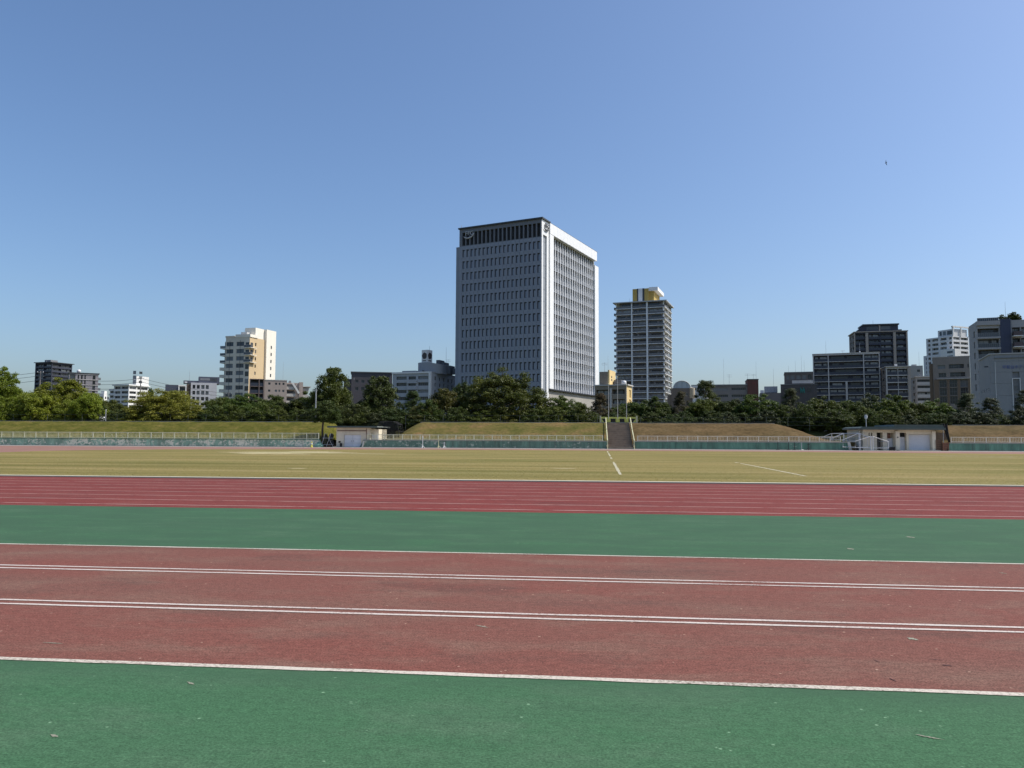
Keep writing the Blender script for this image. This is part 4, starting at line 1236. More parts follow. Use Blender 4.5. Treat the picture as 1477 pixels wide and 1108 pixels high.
def bay_mesh(w, h, wallm, glassm, framem, kind):
    """back of a balcony: wall with a wide glazed door and a small window or door"""
    key = ('b', round(w, 1), round(h, 1), wallm.name, glassm.name, kind)
    if key in WMESH: return WMESH[key]
    m_ = MB(); m_.quad((0, 0, 0), (w, 0, 0), (w, 0, h), (0, 0, h), 0)
    def gl(x0, x1, z0, z1):
        m_.quad((x0, -.03, z0), (x1, -.03, z0), (x1, -.03, z1), (x0, -.03, z1), 1)
        f = .06
        for bx in ((x0 - f, x0, z0, z1), (x1, x1 + f, z0, z1), (x0 - f, x1 + f, z1, z1 + f)): m_.box(bx[0], bx[1], -.07, -.002, bx[2], bx[3], 2)
        xm = (x0 + x1) / 2; m_.box(xm - .04, xm + .04, -.06, -.032, z0, z1, 2)
    hh = min(h - .25, 2.15)
    lay = {0: [(.08, .55), (.70, .92)], 1: [(.45, .93), (.10, .30)], 2: [(.2, .8)], 3: [(.06, .46), (.54, .94)]}[kind]
    for a, b in lay: gl(w * a, w * b, .05 if b - a > .3 else .05, hh)
    me = raw_mesh(m_, 'bay', [wallm, glassm, framem]); WMESH[key] = me
    return me
def rail_mesh(w, h, mat, capm, style='panel'):
    key = ('r', round(w, 1), round(h, 2), mat.name, style)
    if key in WMESH: return WMESH[key]
    m_ = MB()
    if style == 'panel': m_.box(0, w, 0, .06, 0, h - .06, 0); m_.box(0, w, -.02, .08, h - .06, h, 1)
    else:
        m_.box(0, w, 0, .05, h - .06, h, 1); m_.box(0, w, 0, .05, .02, .07, 1)
        n = max(2, int(w / .45))
        for i in range(n + 1): x = (w - .04) * i / n; m_.box(x, x + .04, .005, .045, .07, h - .06, 1)
        m_.box(.01, w - .01, .02, .03, .08, h - .07, 0)
    me = m_.mesh('balustrade', [mat, capm]); WMESH[key] = me
    return me

def facade(b, which, rects, wallm, reveal=.22, style='glass', glassm=None, framem=None, nx=1, nz=1, rail=None, H=None, z0=0.0, off=0.0, fr=.06, backm=None, w=None, x0=0.0, name='wall', wn='window'):
    """rects: (x0,x1,z0,z1) openings in the face; rail: (height, material, cap material, style)"""
    (o, a, W) = b.frame(which); H = H or b.H; W = w or W
    mb = opening_wall(W, H - z0, [(r[0] - x0, r[1] - x0, r[2] - z0, r[3] - z0) for r in rects], reveal)
    b.put(name, raw_mesh(mb, name, wallm), which, x0, -off, z0)
    for i, r in enumerate(rects):
        ww, hh = r[1] - r[0], r[3] - r[2]
        if style == 'glass': me = win_mesh(ww, hh, nx, glassm, framem, fr, nz)
        else: me = bay_mesh(ww, hh, backm, glassm, framem, random.randrange(4))
        b.put(wn if style == 'glass' else 'bay', me, which, r[0], reveal - off - .01, r[2])
        if rail: b.put('balustrade', rail_mesh(ww, rail[0], rail[1], rail[2], rail[3] if len(rail) > 3 else 'panel'), which, r[0], .03 - off, r[2] + .02)

def grid(cols, rows): return [(c[0], c[1], r[0], r[1]) for r in rows for c in cols]
def evenly(x0, x1, n, frac=.6):
    p = (x1 - x0) / n; return [(x0 + p * (i + .5 - frac / 2), x0 + p * (i + .5 + frac / 2)) for i in range(n)]
def floors(ztop, pitch, n, lo, hi):
    """openings of n floors below ztop: from lo to hi of each storey height"""
    return [(ztop - pitch * (i + 1) + pitch * lo, ztop - pitch * (i + 1) + pitch * hi) for i in range(n) if ztop - pitch * (i + 1) > 0]

G1 = glass('glass_dark')
G2 = glass('glass_blue', (.020, .030, .045), (.10, .12, .14), .25)
G3 = glass('glass_home', (.02, .024, .03), (.30, .30, .29), .45, .1)
FR_D = plain('frame_dark', (.05, .055, .06), .5, .1); FR_L = plain('frame_light', (.45, .46, .47), .5, .1); FR_M = plain('frame_mid', (.2, .21, .22), .5, .1)

# ---------------------------------------------------------------- tall office tower
def text_mesh(body, size, depth):
    cu = bpy.data.curves.new('lettering', 'FONT'); cu.body = body; cu.size = size; cu.extrude = depth; cu.resolution_u = 3
    o = bpy.data.objects.new('lettering', cu); COL.objects.link(o)
    dg = bpy.context.evaluated_depsgraph_get()
    me = bpy.data.meshes.new_from_object(o.evaluated_get(dg))
    bpy.data.objects.remove(o); bpy.data.curves.remove(cu)
    # stand it up: text x stays x, text y becomes z, front faces -y
    me.transform(Matrix.Rotation(math.pi / 2, 4, 'X'))
    return me

def office_tower():
    b = Bld('office_tower', 'tall grey office tower with a white finned side and rooftop logo', 663, 781.5, 315.5, 240, -26.5, 864.5, cat='office tower', absolute=True)
    clad = plain('tower_cladding', (.285, .310, .360), .6, .09, .08); white = plain('tower_white', (.80, .80, .79), .45, .04, .1)
    dark = plain('tower_louvre_shade', (.030, .032, .036), .6, .1); grey = plain('tower_panel', (.30, .32, .35), .5, .08, .1)
    pod = plain('tower_podium', (.36, .34, .30), .8, .15, .2)
    H, W = b.H, b.W
    zt = b.z(347); pitch = (zt - b.z(521.2)) / 10
    R_IN = 1.4
    b.box('body', .5, W - R_IN - .6, .9, b.Dp - .5, 0, H - .3, grey)
    n = 19; cols = evenly(.9, W - .35, n, .58)
    rows = [(zt - pitch * i - pitch * .66, zt - pitch * i) for i in range(14) if zt - pitch * i - pitch * .66 > 3]
    zc0, zc1 = b.z(340), b.z(320.5)
    rects = grid(cols, rows)
    mb = opening_wall(W, zc0 - .4, [r for r in rects], .30)
    b.put('wall', raw_mesh(mb, 'wall', clad), 'F', 0, 0, 0)
    ww, wh = cols[0][1] - cols[0][0], rows[0][1] - rows[0][0]
    wm = MB(); wm.quad((0, 0, 0), (ww, 0, 0), (ww, 0, wh), (0, 0, wh), 1)  # dark margin left of and above the pane paints in the recess shadow
    wm.quad((.30, -.05, .12), (ww - .06, -.03, .12), (ww - .06, -.03, wh - .38), (.30, -.03, wh - .38), 0)
    wm.box(.25, .295, -.09, -.004, .08, wh - .34, 1); wm.box(ww - .055, ww - .01, -.09, -.004, .08, wh - .34, 1); wm.box(.25, ww - .01, -.09, -.004, .06, .115, 1); wm.box(.25, ww - .01, -.09, -.004, wh - .375, wh - .34, 1)
    me = raw_mesh(wm, 'window', [glass('glass_tower', (.24, .27, .33), (.30, .315, .35), .4, .14), dark])
    for r in rects: b.put('window', me, 'F', r[0], .29, r[2])
    # vertical ribs between the window columns
    p = (W - 1.25) / n
    for i in range(n + 1):
        x = .9 + p * i; b.box('rib', x - .11, x + .11, -.14, -.003, 0, zc0 - .4, clad)
    for r in rows: b.box('sill_band', .1, W - .1, -.07, -.004, r[0] - .34, r[0] - .08, clad)
    # crown of tall louvred slots
    crects = [(c[0] - .12, c[1] + .12, .25, zc1 - zc0 + .25) for c in cols]
    b.put('crown_wall', raw_mesh(opening_wall(W, H - (zc0 - .4), crects, .8), 'crown_wall', plain('tower_crown', (.17, .18, .198), .6, .08, .1)), 'F', 0, 0, zc0 - .4)
    lv = MB(); ww, hh = crects[0][1] - crects[0][0], crects[0][3] - crects[0][2]
    lv.quad((0, 0, 0), (ww, 0, 0), (ww, 0, hh), (0, 0, hh))
    for i in range(9): lv.box(0, ww, -.12, -.02, hh * i / 9 + .05, hh * i / 9 + .09)
    lvm = raw_mesh(lv, 'louvre', dark)
    for r in crects: b.put('louvre', lvm, 'F', r[0], .79, zc0 - .4 + r[2])
    rf = b.box('roof_coping', -.3, W + .5, -.5, 6, H, H + .45, FR_D)
    b.box('roof_coping', W - .9, W + .35, 6.01, b.Dp * .94, H + .0, H + .2, FR_D)
    b.antenna(.4, .6, 1.6, .12)
    # stepped strip along the left end
    b.box('corner_strip', -1.9, -.004, 1.2, 12, 0, b.z(355, 660, 0), clad)
    for i in range(14):
        z = b.z(355, 660, 0) - pitch * i
        if z > 2: b.box('strip_joint', -1.91, -.01, 1.15, 1.197, z - .5, z - .3, grey)
    # right side: white corner, pilaster, parapet, fins
    S = lambda px: b.sy(px)
    x_out = W + .9
    s1, s2, s3, s4, s5, s6 = S(783.4), S(788.8), S(791.8), S(797.2), S(859.3), S(864.4)
    slot_top = b.z(337)
    b.put('corner_wall', raw_mesh(opening_wall(s3, H, [(s1, s2, 4, slot_top)], .5), 'corner_wall', white), 'R', 0, 0, 0)
    b.put('corner_slot', raw_mesh(MB().quad((0, 0, 0), (s2 - s1, 0, 0), (s2 - s1, 0, slot_top - 4), (0, 0, slot_top - 4)), 'corner_slot', grey), 'R', s1, .49, 4)
    for i in range(12):
        z = slot_top - 2 - pitch * i
        b.put('slot_joint', raw_mesh(MB().box(0, s2 - s1, 0, .05, 0, .12), 'slot_joint', clad), 'R', s1, .43, z)
    zb = b.z(559)
    b.put('pilaster', MB().box(0, s4 - s3, -.4, 1.4, 0, H - b_h(b, 321, 337) - zb).mesh('pilaster', white), 'R', s3 + .005, 0, zb)
    par_h = b_h(b, 318, 333.5)
    npan = 15; w_ = (s5 - s3) / npan
    pm = MB().box(.02, w_ - .02, -.45, 1.4, 0, par_h).mesh('parapet_panel', white)
    for i in range(npan): b.put('parapet_panel', pm, 'R', s3 + w_ * i, 0, H - par_h)
    b.put('end_pier', MB().box(0, s6 - s5, .45, 3, 0, b.z(377, 862, None) * 1 if False else H * .93 - zb).mesh('end_pier', white), 'R', s5 + .22, 0, zb)
    # floors of the finned side
    y_gl = .75
    a0, a1 = s4 + .05, s5 + .2
    ztop = H - par_h
    nf = 19; fw_ = (a1 - a0) / nf
    nrow = int((ztop - zb) / pitch) + 1
    ph = (ztop - zb) / nrow
    gm = win_mesh(fw_ - .5, ph * .60, 1, glass('glass_fins', (.075, .092, .12), (.12, .135, .165), .5, .22), FR_M, .05)
    sp = MB().box(0, fw_ - .5, 0, .1, 0, ph * .40 - .2).mesh('spandrel', plain('tower_spandrel', (.24, .255, .28), .5, .08))
    for k in range(nrow):
        z0 = zb + ph * k
        b.put('floor_ledge', MB().box(0, a1 - a0, .95, 1.3, 0, .22).mesh('floor_ledge', clad), 'R', a0, 0, z0)
        for i in range(nf):
            b.put('spandrel', sp, 'R', a0 + fw_ * i + .25, y_gl - .08 + .5, z0 + .19)
            b.put('window', gm, 'R', a0 + fw_ * i + .25, y_gl + .5, z0 + ph * .40)
        b.put('shade_band', MB().box(0, a1 - a0, 1.12, 1.3, 0, ph * .24).mesh('shade_band', dark), 'R', a0, 0, z0 + ph * .76)  # dark strip standing in for the shadow under the ledge above
    for i in range(nf + 1):
        b.put('fin', MB().box(-.17, .17, .84, 1.24, 0, ztop - zb).mesh('fin', white), 'R', a0 + fw_ * i, 0, zb)
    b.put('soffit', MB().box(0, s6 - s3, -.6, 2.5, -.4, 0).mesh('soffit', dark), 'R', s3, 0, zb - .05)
    b.put('podium_wall', MB().box(0, s6 + 2, .3, 2, 0, zb - .5).mesh('podium_wall', pod), 'R', s3, 0, 0)
    # the logo on both faces: three letters over a rising swoosh
    for face, pxl, pxr, pyt, pyb, mat in (('F', 669.5, 685, 334, 346, plain('logo_pale', (.5, .5, .5), .4, .05)), ('R', 783.6, 791.2, 320.5, 331, FR_D)):
        xa, xb = (b.fx(pxl), b.fx(pxr)) if face == 'F' else (S(pxl), S(pxr))
        w = xb - xa
        tm = text_mesh('FFG', w * .47, .1); tm.materials.clear(); tm.materials.append(mat)
        xs = [v.co.x for v in tm.vertices]; tw = max(xs) - min(xs)
        tm.transform(Matrix.Diagonal((w * .72 / tw, 1, 1, 1)))
        zc = (b.z(346, 675, 2.5) if face == 'F' else b.z(331))
        hh = (b.z(334, 675, 2.5) - zc) if face == 'F' else (b.z(320.5) - zc)
        b.put('logo_lettering', tm, face, xa + w * .16, -.35, zc + hh * .48)
        arc = MB(); pts = []
        for i in range(15):
            t = R(195 + 150 * i / 14); pts.append((w * .5 + w * .5 * math.cos(t), -.35, hh * .55 + hh * .55 * math.sin(t) + i * .02 * hh))
        arc.tube(pts, [.05 + .2 * math.sin(math.pi * i / 14) ** .7 for i in range(15)], 6)
        b.put('logo_swoosh', arc.mesh('logo_swoosh', mat), face, xa, 0, zc)
def b_h(b, p0, p1): return b.z(p0) - b.z(p1)
office_tower()

# ---------------------------------------------------------------- residential tower
def residential_tower():
    b = Bld('residential_tower', 'slender grey apartment tower with white balcony slabs and yellow rooftop box', 888, 958.5, 434, 370, -11, 968.5, cat='apartment tower')
    wall = plain('res_wall', (.30, .29, .295), .8, .12, .2); slab = plain('res_slab', (.80, .80, .79), .7, .08, .2); gr = glass('res_rail', (.085, .083, .085), (.14, .135, .135), .4, .35)
    back = plain('res_back', (.26, .245, .25), .8, .15, .3)
    W, H = b.W, b.H
    z1 = b.z(442.3); pitch = (z1 - b.z(565.6)) / 14
    nfl = int(z1 / pitch)
    b.box('body', 1.6, W - 1.6, 1.6, b.Dp, 0, H - .4, wall)
    xs = [b.fx(888.5), b.fx(910.3), b.fx(911.9), b.fx(932), b.fx(934.2), b.fx(958)]
    for i in range(nfl + 1):
        z = z1 - pitch * i
        if z < 1: break
        b.box('slab', -.3, W + .3, -.2, b.Dp, z - .22, z, slab)
        if i:
            for (x0, x1) in ((xs[0] + .2, xs[1]), (xs[2], xs[3]), (xs[4], xs[5] - .3)):
                b.put('bay', bay_mesh(x1 - x0, pitch - .26, back, G3, FR_D, random.randrange(4)), 'F', x0, 1.5, z + .01)
            b.put('bay', bay_mesh(b.Dp - 1.2, pitch - .26, plain('res_side', (.42, .42, .42), .8, .1), G3, FR_D, random.randrange(4)), 'R', .8, 1.5, z + .01)
        for x0, x1 in ((xs[0], xs[1]), (xs[2], xs[3]), (xs[4], xs[5] - .1)):
            b.put('balustrade', rail_mesh(x1 - x0, 1.1, gr, FR_L, 'bars'), 'F', x0, 0, z + .01)
        b.put('balustrade', rail_mesh(b.Dp - .4, 1.1, gr, FR_L, 'bars'), 'R', .2, 0, z + .01)
        b.box('corner_balcony', -1.0, -.31, .5, 3, z - .2, z + .9, gr)
    for x0, x1 in ((xs[1], xs[2]), (xs[3], xs[4])): b.box('pier', x0, x1, -.35, 1.6, 0, z1 + pitch * .9, slab)
    b.box('pier', W - .9, W - .4, .3, 1.0, 0, H, slab); b.box('pier', .0, .5, .3, 1.2, 0, H, slab)
    for y in (b.Dp * .5, b.Dp - .6): b.box('pier', W - 1.2, W - .1, y, y + .5, 0, H, slab)
    b.put('bay', bay_mesh(W - 3.2, H - z1 - .4, back, G3, FR_D, 3), 'F', 1.6, 1.55, z1 + .05)
    rf = b.box('roof', -1.2, W + 1.2, -1.2, b.Dp + .6, H - .1, H + .35, FR_L)
    # rooftop box in ochre, dark and pale stripes
    yel = plain('ochre', (.46, .33, .09), .8, .12, .3)
    xa, xb = b.fx(911.3), b.fx(934.5); zt = b.z(413.2)
    b.box('rooftop_box', xa, xb, 2.0, b.Dp - 1, H + .36, zt, yel)
    for f0, f1, mt in ((.28, .36, FR_D), (.36, .62, slab), (.62, .74, FR_D)):
        b.box('stripe', xa + (xb - xa) * f0, xa + (xb - xa) * f1 - .01, 1.9, 1.99, H + .36, zt + .1, mt)
    b.box('canopy', xb + .01, xb + 4.5, 2.2, b.Dp - 1.5, zt - 1.3, zt + .5, slab)
    b.box('canopy_wall', xb + .01, xb + 2.4, 3.2, b.Dp - 2, H + .36, zt - 1.31, yel)
    b.antenna(xa - 2, 4, 3.0, .06); b.antenna(xb - 1, 4, 1.2, .06, zt)
residential_tower()

# ---------------------------------------------------------------- cream high-rise on the left
def cream_tower():
    b = Bld('apartment_tower', 'cream high-rise with tan sunlit side and stepped roof', 326, 360.5, 486, 317, -36, 382, cat='apartment tower')
    cream = plain('cream_wall', (.66, .61, .50), .8, .1, .3); tan = plain('tan_tiles', (.58, .44, .26), .8, .06, .3); wht = plain('off_white', (.80, .76, .66), .8, .06, .3)
    W, H = b.W, b.H
    zt = b.z(490.5); pitch = b_h(b, 500, 510.5)
    cA, cB = (b.fx(327), b.fx(337)), (b.fx(341.5), b.fx(352.5))
    rows = floors(zt, pitch, 11, .22, .80)
    rects = grid([cA, cB], rows)
    b.body(cream, .25, .3)
    facade(b, 'F', rects, cream, .24, 'glass', G2, FR_M, 3)
    for c in (cA, cB): b.box('mullion_strip', (c[0] + c[1]) / 2 - .06, (c[0] + c[1]) / 2 + .06, -.06, -.004, 3, zt, FR_D)
    b.box('parapet', b.fx(340), W + .3, -.15, b.Dp * .5, H, H + 1.2, wht)
    b.box('parapet', -.2, b.fx(338.5), -.1, b.Dp * .4, H, H + .7, cream)
    # right side: tan wall with small square windows
    sw = [b.sy(369.0) - .35, b.sy(369.0) + .55]
    rr = [(sw[0], sw[1], r[0] + .3, r[1] - .1) for r in rows]
    facade(b, 'R', rr, tan, .28, 'glass', G1, FR_D, 1)
    # corner balconies on the upper right and all up the left
    for i, r in enumerate(rows):
        z = r[0] - pitch * .25
        if i < 3:
            b.box('balcony', W - 2.2, W + 1.3, -1.1, 3.2, z - .18, z, wht); b.put('balustrade', rail_mesh(3.4, 1.05, G2, FR_L, 'bars'), 'F', W - 2.1, -1.05, z + .01)
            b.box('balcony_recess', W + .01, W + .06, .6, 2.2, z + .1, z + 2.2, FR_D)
        b.box('balcony', b.fx(317.5), -.01, .2, 3.4, z - .18, z, wht)
        b.put('balustrade', rail_mesh(-b.fx(317.5) - .1, 1.05, G2 if i < 3 else cream, FR_L, 'bars' if i < 3 else 'panel'), 'F', b.fx(317.5), .25, z + .01)
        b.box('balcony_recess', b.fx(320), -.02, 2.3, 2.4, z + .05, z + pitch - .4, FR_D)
        b.box('recess_panel', W - 1.9, W - .2, -.05, -.004, z + .2, z + 2.2, G1)
    b.box('side_wing', b.fx(319.5), -.01, 2.45, 10, 0, zt, cream)
    # tall white stair block at the back
    s0, s1 = b.sy(373.5), b.sy(388)
    zb = b.z(474.5)
    y0 = b.Dp * .42
    hb = at_depth(373, 474.5, b.D + 8).z - b.base
    bl = b.box('stair_block', b.fx(344), W + .9, b.Dp + .01, b.Dp + 7, 0, hb, wht)
    b.box('stair_block', b.fx(344), W - .4, y0, b.Dp, H + .01, hb, wht)
    for r in rows[:9]: b.put('window', win_mesh(.7, 1.3, 1, G1, FR_D), 'R', b.Dp + 3.2, -.95, r[0] + .2)
    b.antenna(W * .62, 3, 2.4, .08, H + 1.2, True)
    b.box('roof_unit', W * .5, W * .75, 2, 4, H + 1.2, H + 2.4, FR_L)
cream_tower()

# ---------------------------------------------------------------- generic balcony block
def balcony_block(b, frame, rail, back, cols, ztop, pitch, nfl, which='F', reveal=1.4, rail_h=1.1, style='panel', lo=.04, hi=.90, capm=None, glassm=None):
    rows = floors(ztop, pitch, nfl, lo, hi)
    facade(b, which, grid(cols, rows), frame, reveal, 'bay', glassm or G3, FR_D, backm=back, rail=(rail_h, rail, capm or frame, style))

NAVY = plain('navy_tile', (.034, .038, .058), .6, .15, .3); NAVY2 = plain('navy_rail', (.035, .040, .060), .35, .12, .3)
LFR = plain('pale_frame', (.50, .48, .45), .8, .1, .3); DBACK = plain('dark_back', (.055, .055, .065), .8, .15, .3)
BEIGE = plain('beige_pilaster', (.38, .33, .28), .8, .1, .3)

# dark curved block, far left
def dark_block():
    b = Bld('apartment_building', 'dark navy apartment block with banded balconies behind the bright green trees', 75, 104.5, 523, 560, 40, 51.2, depth=18)
    W, H = b.W, b.H; pitch = b_h(b, 530, 536)
    b.body(NAVY, 1.2, 0, 1.2)
    balcony_block(b, NAVY, NAVY2, DBACK, [(.5, W * .45), (W * .47, W - .6)], H - .6, pitch, 13, 'F', 1.2, .9, capm=FR_M)
    balcony_block(b, NAVY, NAVY2, DBACK, [(.8, b.Dp * .5), (b.Dp * .52, b.Dp - .6)], H - .6, pitch, 13, 'L', 1.2, .9, capm=FR_M, glassm=glass('glass_pale', (.05, .06, .08), (.22, .24, .27), .7))
    b.box('roof', -1.0, W + 1, -1.0, b.Dp + .5, H, H + .5, FR_D)
    b.box('roof_plant', W * .08, W * .42, 3, 9, H + .5, H + 2.2, FR_M); b.antenna(-.5 + 1, 6, 2.5, .12, H + .5)
dark_block()
def grey_block():
    b = Bld('apartment_building', 'grey panelled apartment block with white floor lines beside the dark navy block', 100, 142.2, 538, 430, 3, depth=14)
    W, H = b.W, b.H; pitch = b_h(b, 545, 552.6)
    pan = plain('grey_panel', (.25, .235, .25), .75, .1, .3)
    b.body(pan, .9)
    xs = [b.fx(p) for p in (101, 109, 112.2, 114.4, 117, 119.5, 122, 124, 134, 138)]
    cols = [(xs[0], xs[1]), (xs[2], xs[3]), (xs[4], xs[5]), (xs[6], xs[7]), (xs[8], xs[9])]
    rows = floors(H - .5, pitch, 9, .08, .92)
    facade(b, 'F', grid(cols, rows), pan, .9, 'glass', G1, FR_D, 1)
    for i in range(9):
        z = H - .5 - pitch * i
        if z > 1: b.box('floor_line', b.fx(109), W + .2, -.25, -.004, z - .18, z + .08, LFR)
        if z > 1: b.box('end_balcony', W + .01, W + 1.3, .5, 3.5, z - pitch * .9, z - pitch * .5, FR_M)
    b.box('dark_bay', .1, xs[1] + .4, -.2, -.006, 0, H - .4, NAVY) if False else None
    b.box('roof', -.5, W + .6, -.5, 14, H, H + .4, FR_D)
    m_ = MB().lathe([(0, 2.0), (.8, 1.8), (1.15, 1.0), (.8, .2), (.4, 0)], 12, (b.fx(114), 3, H + .4)); m_.build('water_tank', M_WHITE, b.root, True)
grey_block()
WHT = plain('white_wall', (.74, .73, .70), .8, .08, .2)
def white_terraces():
    b = Bld('apartment_building', 'white terraced building with a rooftop stair tower beyond the domed tree', 164.5, 186, 556, 490, -48, 214.5)
    W, H = b.W, b.H; pitch = b_h(b, 560, 566.7)
    b.body(WHT, .9, .9)
    rows = floors(H - .4, pitch, 8, .38, .92)
    facade(b, 'F', grid([(.6, W * .45), (W * .5, W - .6)], rows), WHT, .9, 'glass', G1, FR_M, 4)
    facade(b, 'R', grid([(.6, b.Dp * .38), (b.Dp * .42, b.Dp - .6)], rows), WHT, .9, 'glass', G1, FR_M, 4)
    b.box('roof_slab', -.8, W + .9, -.8, b.Dp + .5, H, H + .7, WHT)
    b.box('terrace_wing', b.fx(157), -.01, 1, 12, 0, H - pitch, WHT)
    zt = b.z(561.7)
    for k in range(3): b.box('terrace_slab', b.fx(156.5), -.02, .3, .98, H - pitch * (k + 1) - .2, H - pitch * (k + 1) + .9, WHT); b.box('terrace_window', b.fx(158), -.5, .93, .99, H - pitch * (k + 2) + 1.3, H - pitch * (k + 1) - .3, G1)
    xa, xb = b.fx(189.5), b.fx(196.5); tz = b.z(541.5)
    b.box('stair_tower', W - 3.5, W - .3, 6, 16, H + .7, tz, WHT)
    for k in range(3): b.box('tower_window', W - .31, W - .25, 8, 10.5, H + 2.0 + 3 * k, H + 3.6 + 3 * k, G1); b.box('tower_louvre_shade', W - 3.3, W - .8, 5.9, 5.99, H + 1.6 + 3 * k, H + 3.9 + 3 * k, FR_M)
    b.antenna(W - 2, 8, 2.4, .1, tz)
white_terraces()
def small_white():
    b = Bld('house', 'small white stepped house between the grey and the white terraced blocks', 143, 150, 568, 420, -30, 154.5)
    b.body(WHT, .2, .2); W, H = b.W, b.H
    facade(b, 'R', grid([(1, 2.4), (3.6, 5)], floors(H - .8, 3, 4, .3, .75)), WHT, .2, 'glass', G1, FR_M, 2)
    facade(b, 'F', grid([(.6, W - .6)], floors(H - .8, 3, 4, .3, .75)), WHT, .2, 'glass', G1, FR_M, 2)
    b.box('stair_head', W * .2, W - .4, 1, 3.5, H + .02, H + 1.6, WHT); b.box('coping', -.1, W + .1, -.1, b.Dp, H, H + .015, FR_L)
    c = Bld('house', 'low white house among the treetops below the grey block', 127, 139, 581, 330, -25, 147)
    c.body(WHT, .2, .2); c.box('eaves', -.4, c.W + .4, -.4, c.Dp + .3, c.H, c.H + .25, FR_L)
    facade(c, 'F', grid(evenly(.5, c.W - .5, 2, .4), floors(c.H - .5, 2.9, 4, .3, .72)), WHT, .2, 'glass', G1, FR_M, 2)
    facade(c, 'R', grid(evenly(.5, c.Dp - .5, 3, .4), floors(c.H - .5, 2.9, 4, .3, .72)), WHT, .2, 'glass', G1, FR_M, 2)
small_white()

def low_office():
    b = Bld('office_building', 'low office with a white gridded front under a dark roof storey', 275.5, 313, 551.8, 290, 1, depth=12)
    grey = plain('pale_grey_wall', (.50, .50, .52), .8, .08, .3)
    W, H = b.W, b.H; X = b.fx
    cols = [(X(278), X(282)), (X(284), X(288.3)), (X(290.6), X(295.2)), (X(297), X(301.3))]
    rows = [(b.z(p1), b.z(p0)) for p0, p1 in ((555, 560.6), (563.6, 569), (572.2, 577.6), (581, 586.5))]
    b.body(grey, .5)
    facade(b, 'F', grid(cols, rows), grey, .5, 'glass', G1, FR_D, 1)
    navy = plain('navy_box', (.07, .08, .11), .6, .1, .3)
    b.box('roof_storey', X(286.5), X(317), 4, 12, H + .01, b.z(541.8), navy)
    for i in range(9): x = X(289 + 1.6 * i); b.box('roof_storey_pane', x, x + .32, 3.9, 3.99, H + 1.2, b.z(544), FR_M)
    b.box('roof_storey_pane', X(303.5), X(308), 3.9, 3.99, H + .9, b.z(543.5), FR_D); b.box('roof_storey_pane', X(309), X(313.2), 3.9, 3.99, H + .9, b.z(543.5), FR_D)
    b.box('sign_box', X(264.5), X(286.4), 4.5, 9, b.z(552), b.z(548), navy)
    b.box('sign_mark', X(266.2), X(270), 4.4, 4.49, b.z(551.6), b.z(549.6), M_WHITE)
    b.box('timber_wing', X(269.3), -.02, 1, 11, 0, b.z(554), plain('dark_timber', (.10, .07, .055), .8, .2, .5))
    fr = b.root
    m_ = MB(); zt = b.z(555.6); z0 = b.z(566); xa, xb = X(257.5), X(269.2)
    m_.box(xa, xb, .2, 1.8, zt - .5, zt); m_.box(xa, xa + .4, .2, 1.8, 0, zt - .5); m_.box(xb - .4, xb, .2, 1.8, 0, zt - .5)
    m_.build('white_frame', WHT, b.root)
    b.box('frame_infill', xa + .41, xb - .41, 1.2, 1.7, 0, zt - .51, FR_D)
    b.box('link_block', X(238), X(258), 6, 11, 0, b.z(554.5), navy)
    b.antenna(X(273), 6, 4, .06, b.z(548))
low_office()
def brown_low():
    b = Bld('apartment_building', 'low pinkish brown apartment block with balconies beside the cream high-rise', 381.5, 414, 548.5, 270, 2, depth=12)
    wall = plain('pink_brown', (.40, .33, .29), .8, .1, .3); brn = plain('brown_tile', (.17, .13, .12), .8, .15, .3)
    W, H = b.W, b.H; X = b.fx; pitch = b_h(b, 554, 564.2)
    rows = [(H - pitch * (i + 1) + pitch * .38, H - pitch * (i + 1) + pitch * .70) for i in range(5)]
    b.body(wall, .2)
    facade(b, 'F', grid([(X(387), X(390.3)), (X(396.8), X(400)), (X(402), X(404.4)), (X(407.5), X(410.5))], rows), wall, .2, 'glass', G1, FR_M, 2)
    b.box('parapet', -.1, W + .1, -.1, 12, H, H + .25, LFR)
    # dark balcony bay on the left
    xa, xb = X(360), X(381.2); zt = b.z(547)
    for i in range(6):
        z = zt - pitch * i
        if z < 1: break
        b.box('balcony_slab', xa, xb, -.6, 4, z - .25, z, brn)
        b.box('balustrade', xa + .1, xb - .1, -.55, -.45, z - pitch + .02, z - pitch + 1.1, NAVY2)
        b.box('balcony_back', xa, xb, 1.5, 1.6, z - pitch + .02, z - .26, DBACK)
    for x in (xa, X(373.3), xb - .3): b.box('column', x, x + .3, -.7, -.61, 0, zt, brn)
    # stepped wing on the right
    xc, xd = X(414.2), X(447); zr = b.z(550.5)
    b.box('wing', xc, X(436), 3, 14, 0, zr, wall)
    for i in range(5):
        z = zr - pitch * i
        b.box('wing_balcony', xc, X(427), 1.4, 2.99, z - pitch, z - pitch + 1.0, LFR); b.box('wing_recess', xc + .1, X(427), 2.9, 2.98, z - pitch + 1.0, z - .5, FR_D)
        b.box('wing_balcony', X(438), xd, 4.0, 7, z - pitch - .3, z - pitch + .8, LFR)
    b.box('stair_core', X(432.5), X(438), 2.5, 9, 0, b.z(549.3), wall); b.box('wing_end', X(438), X(444), 7.01, 14, 0, zr - 1, wall)
    b.box('roof_slab', X(437), xd + .6, 3.4, 10, zr - 1.4, zr - 1.1, LFR)
    b.box('tank_base', X(418), X(421), 5, 8, zr, zr + .9, FR_M)
    m_ = MB(); a, c = (X(421), zr - .2), (X(431), zr - 4.0); m_.prism([a, (a[0] + .5, a[1] + .4), (c[0] + .5, c[1] + .4), c], 1.0, 1.35); m_.build('stair_flight', WHT, b.root)
    b.antenna(X(409), 5, 7, .05)
brown_low()
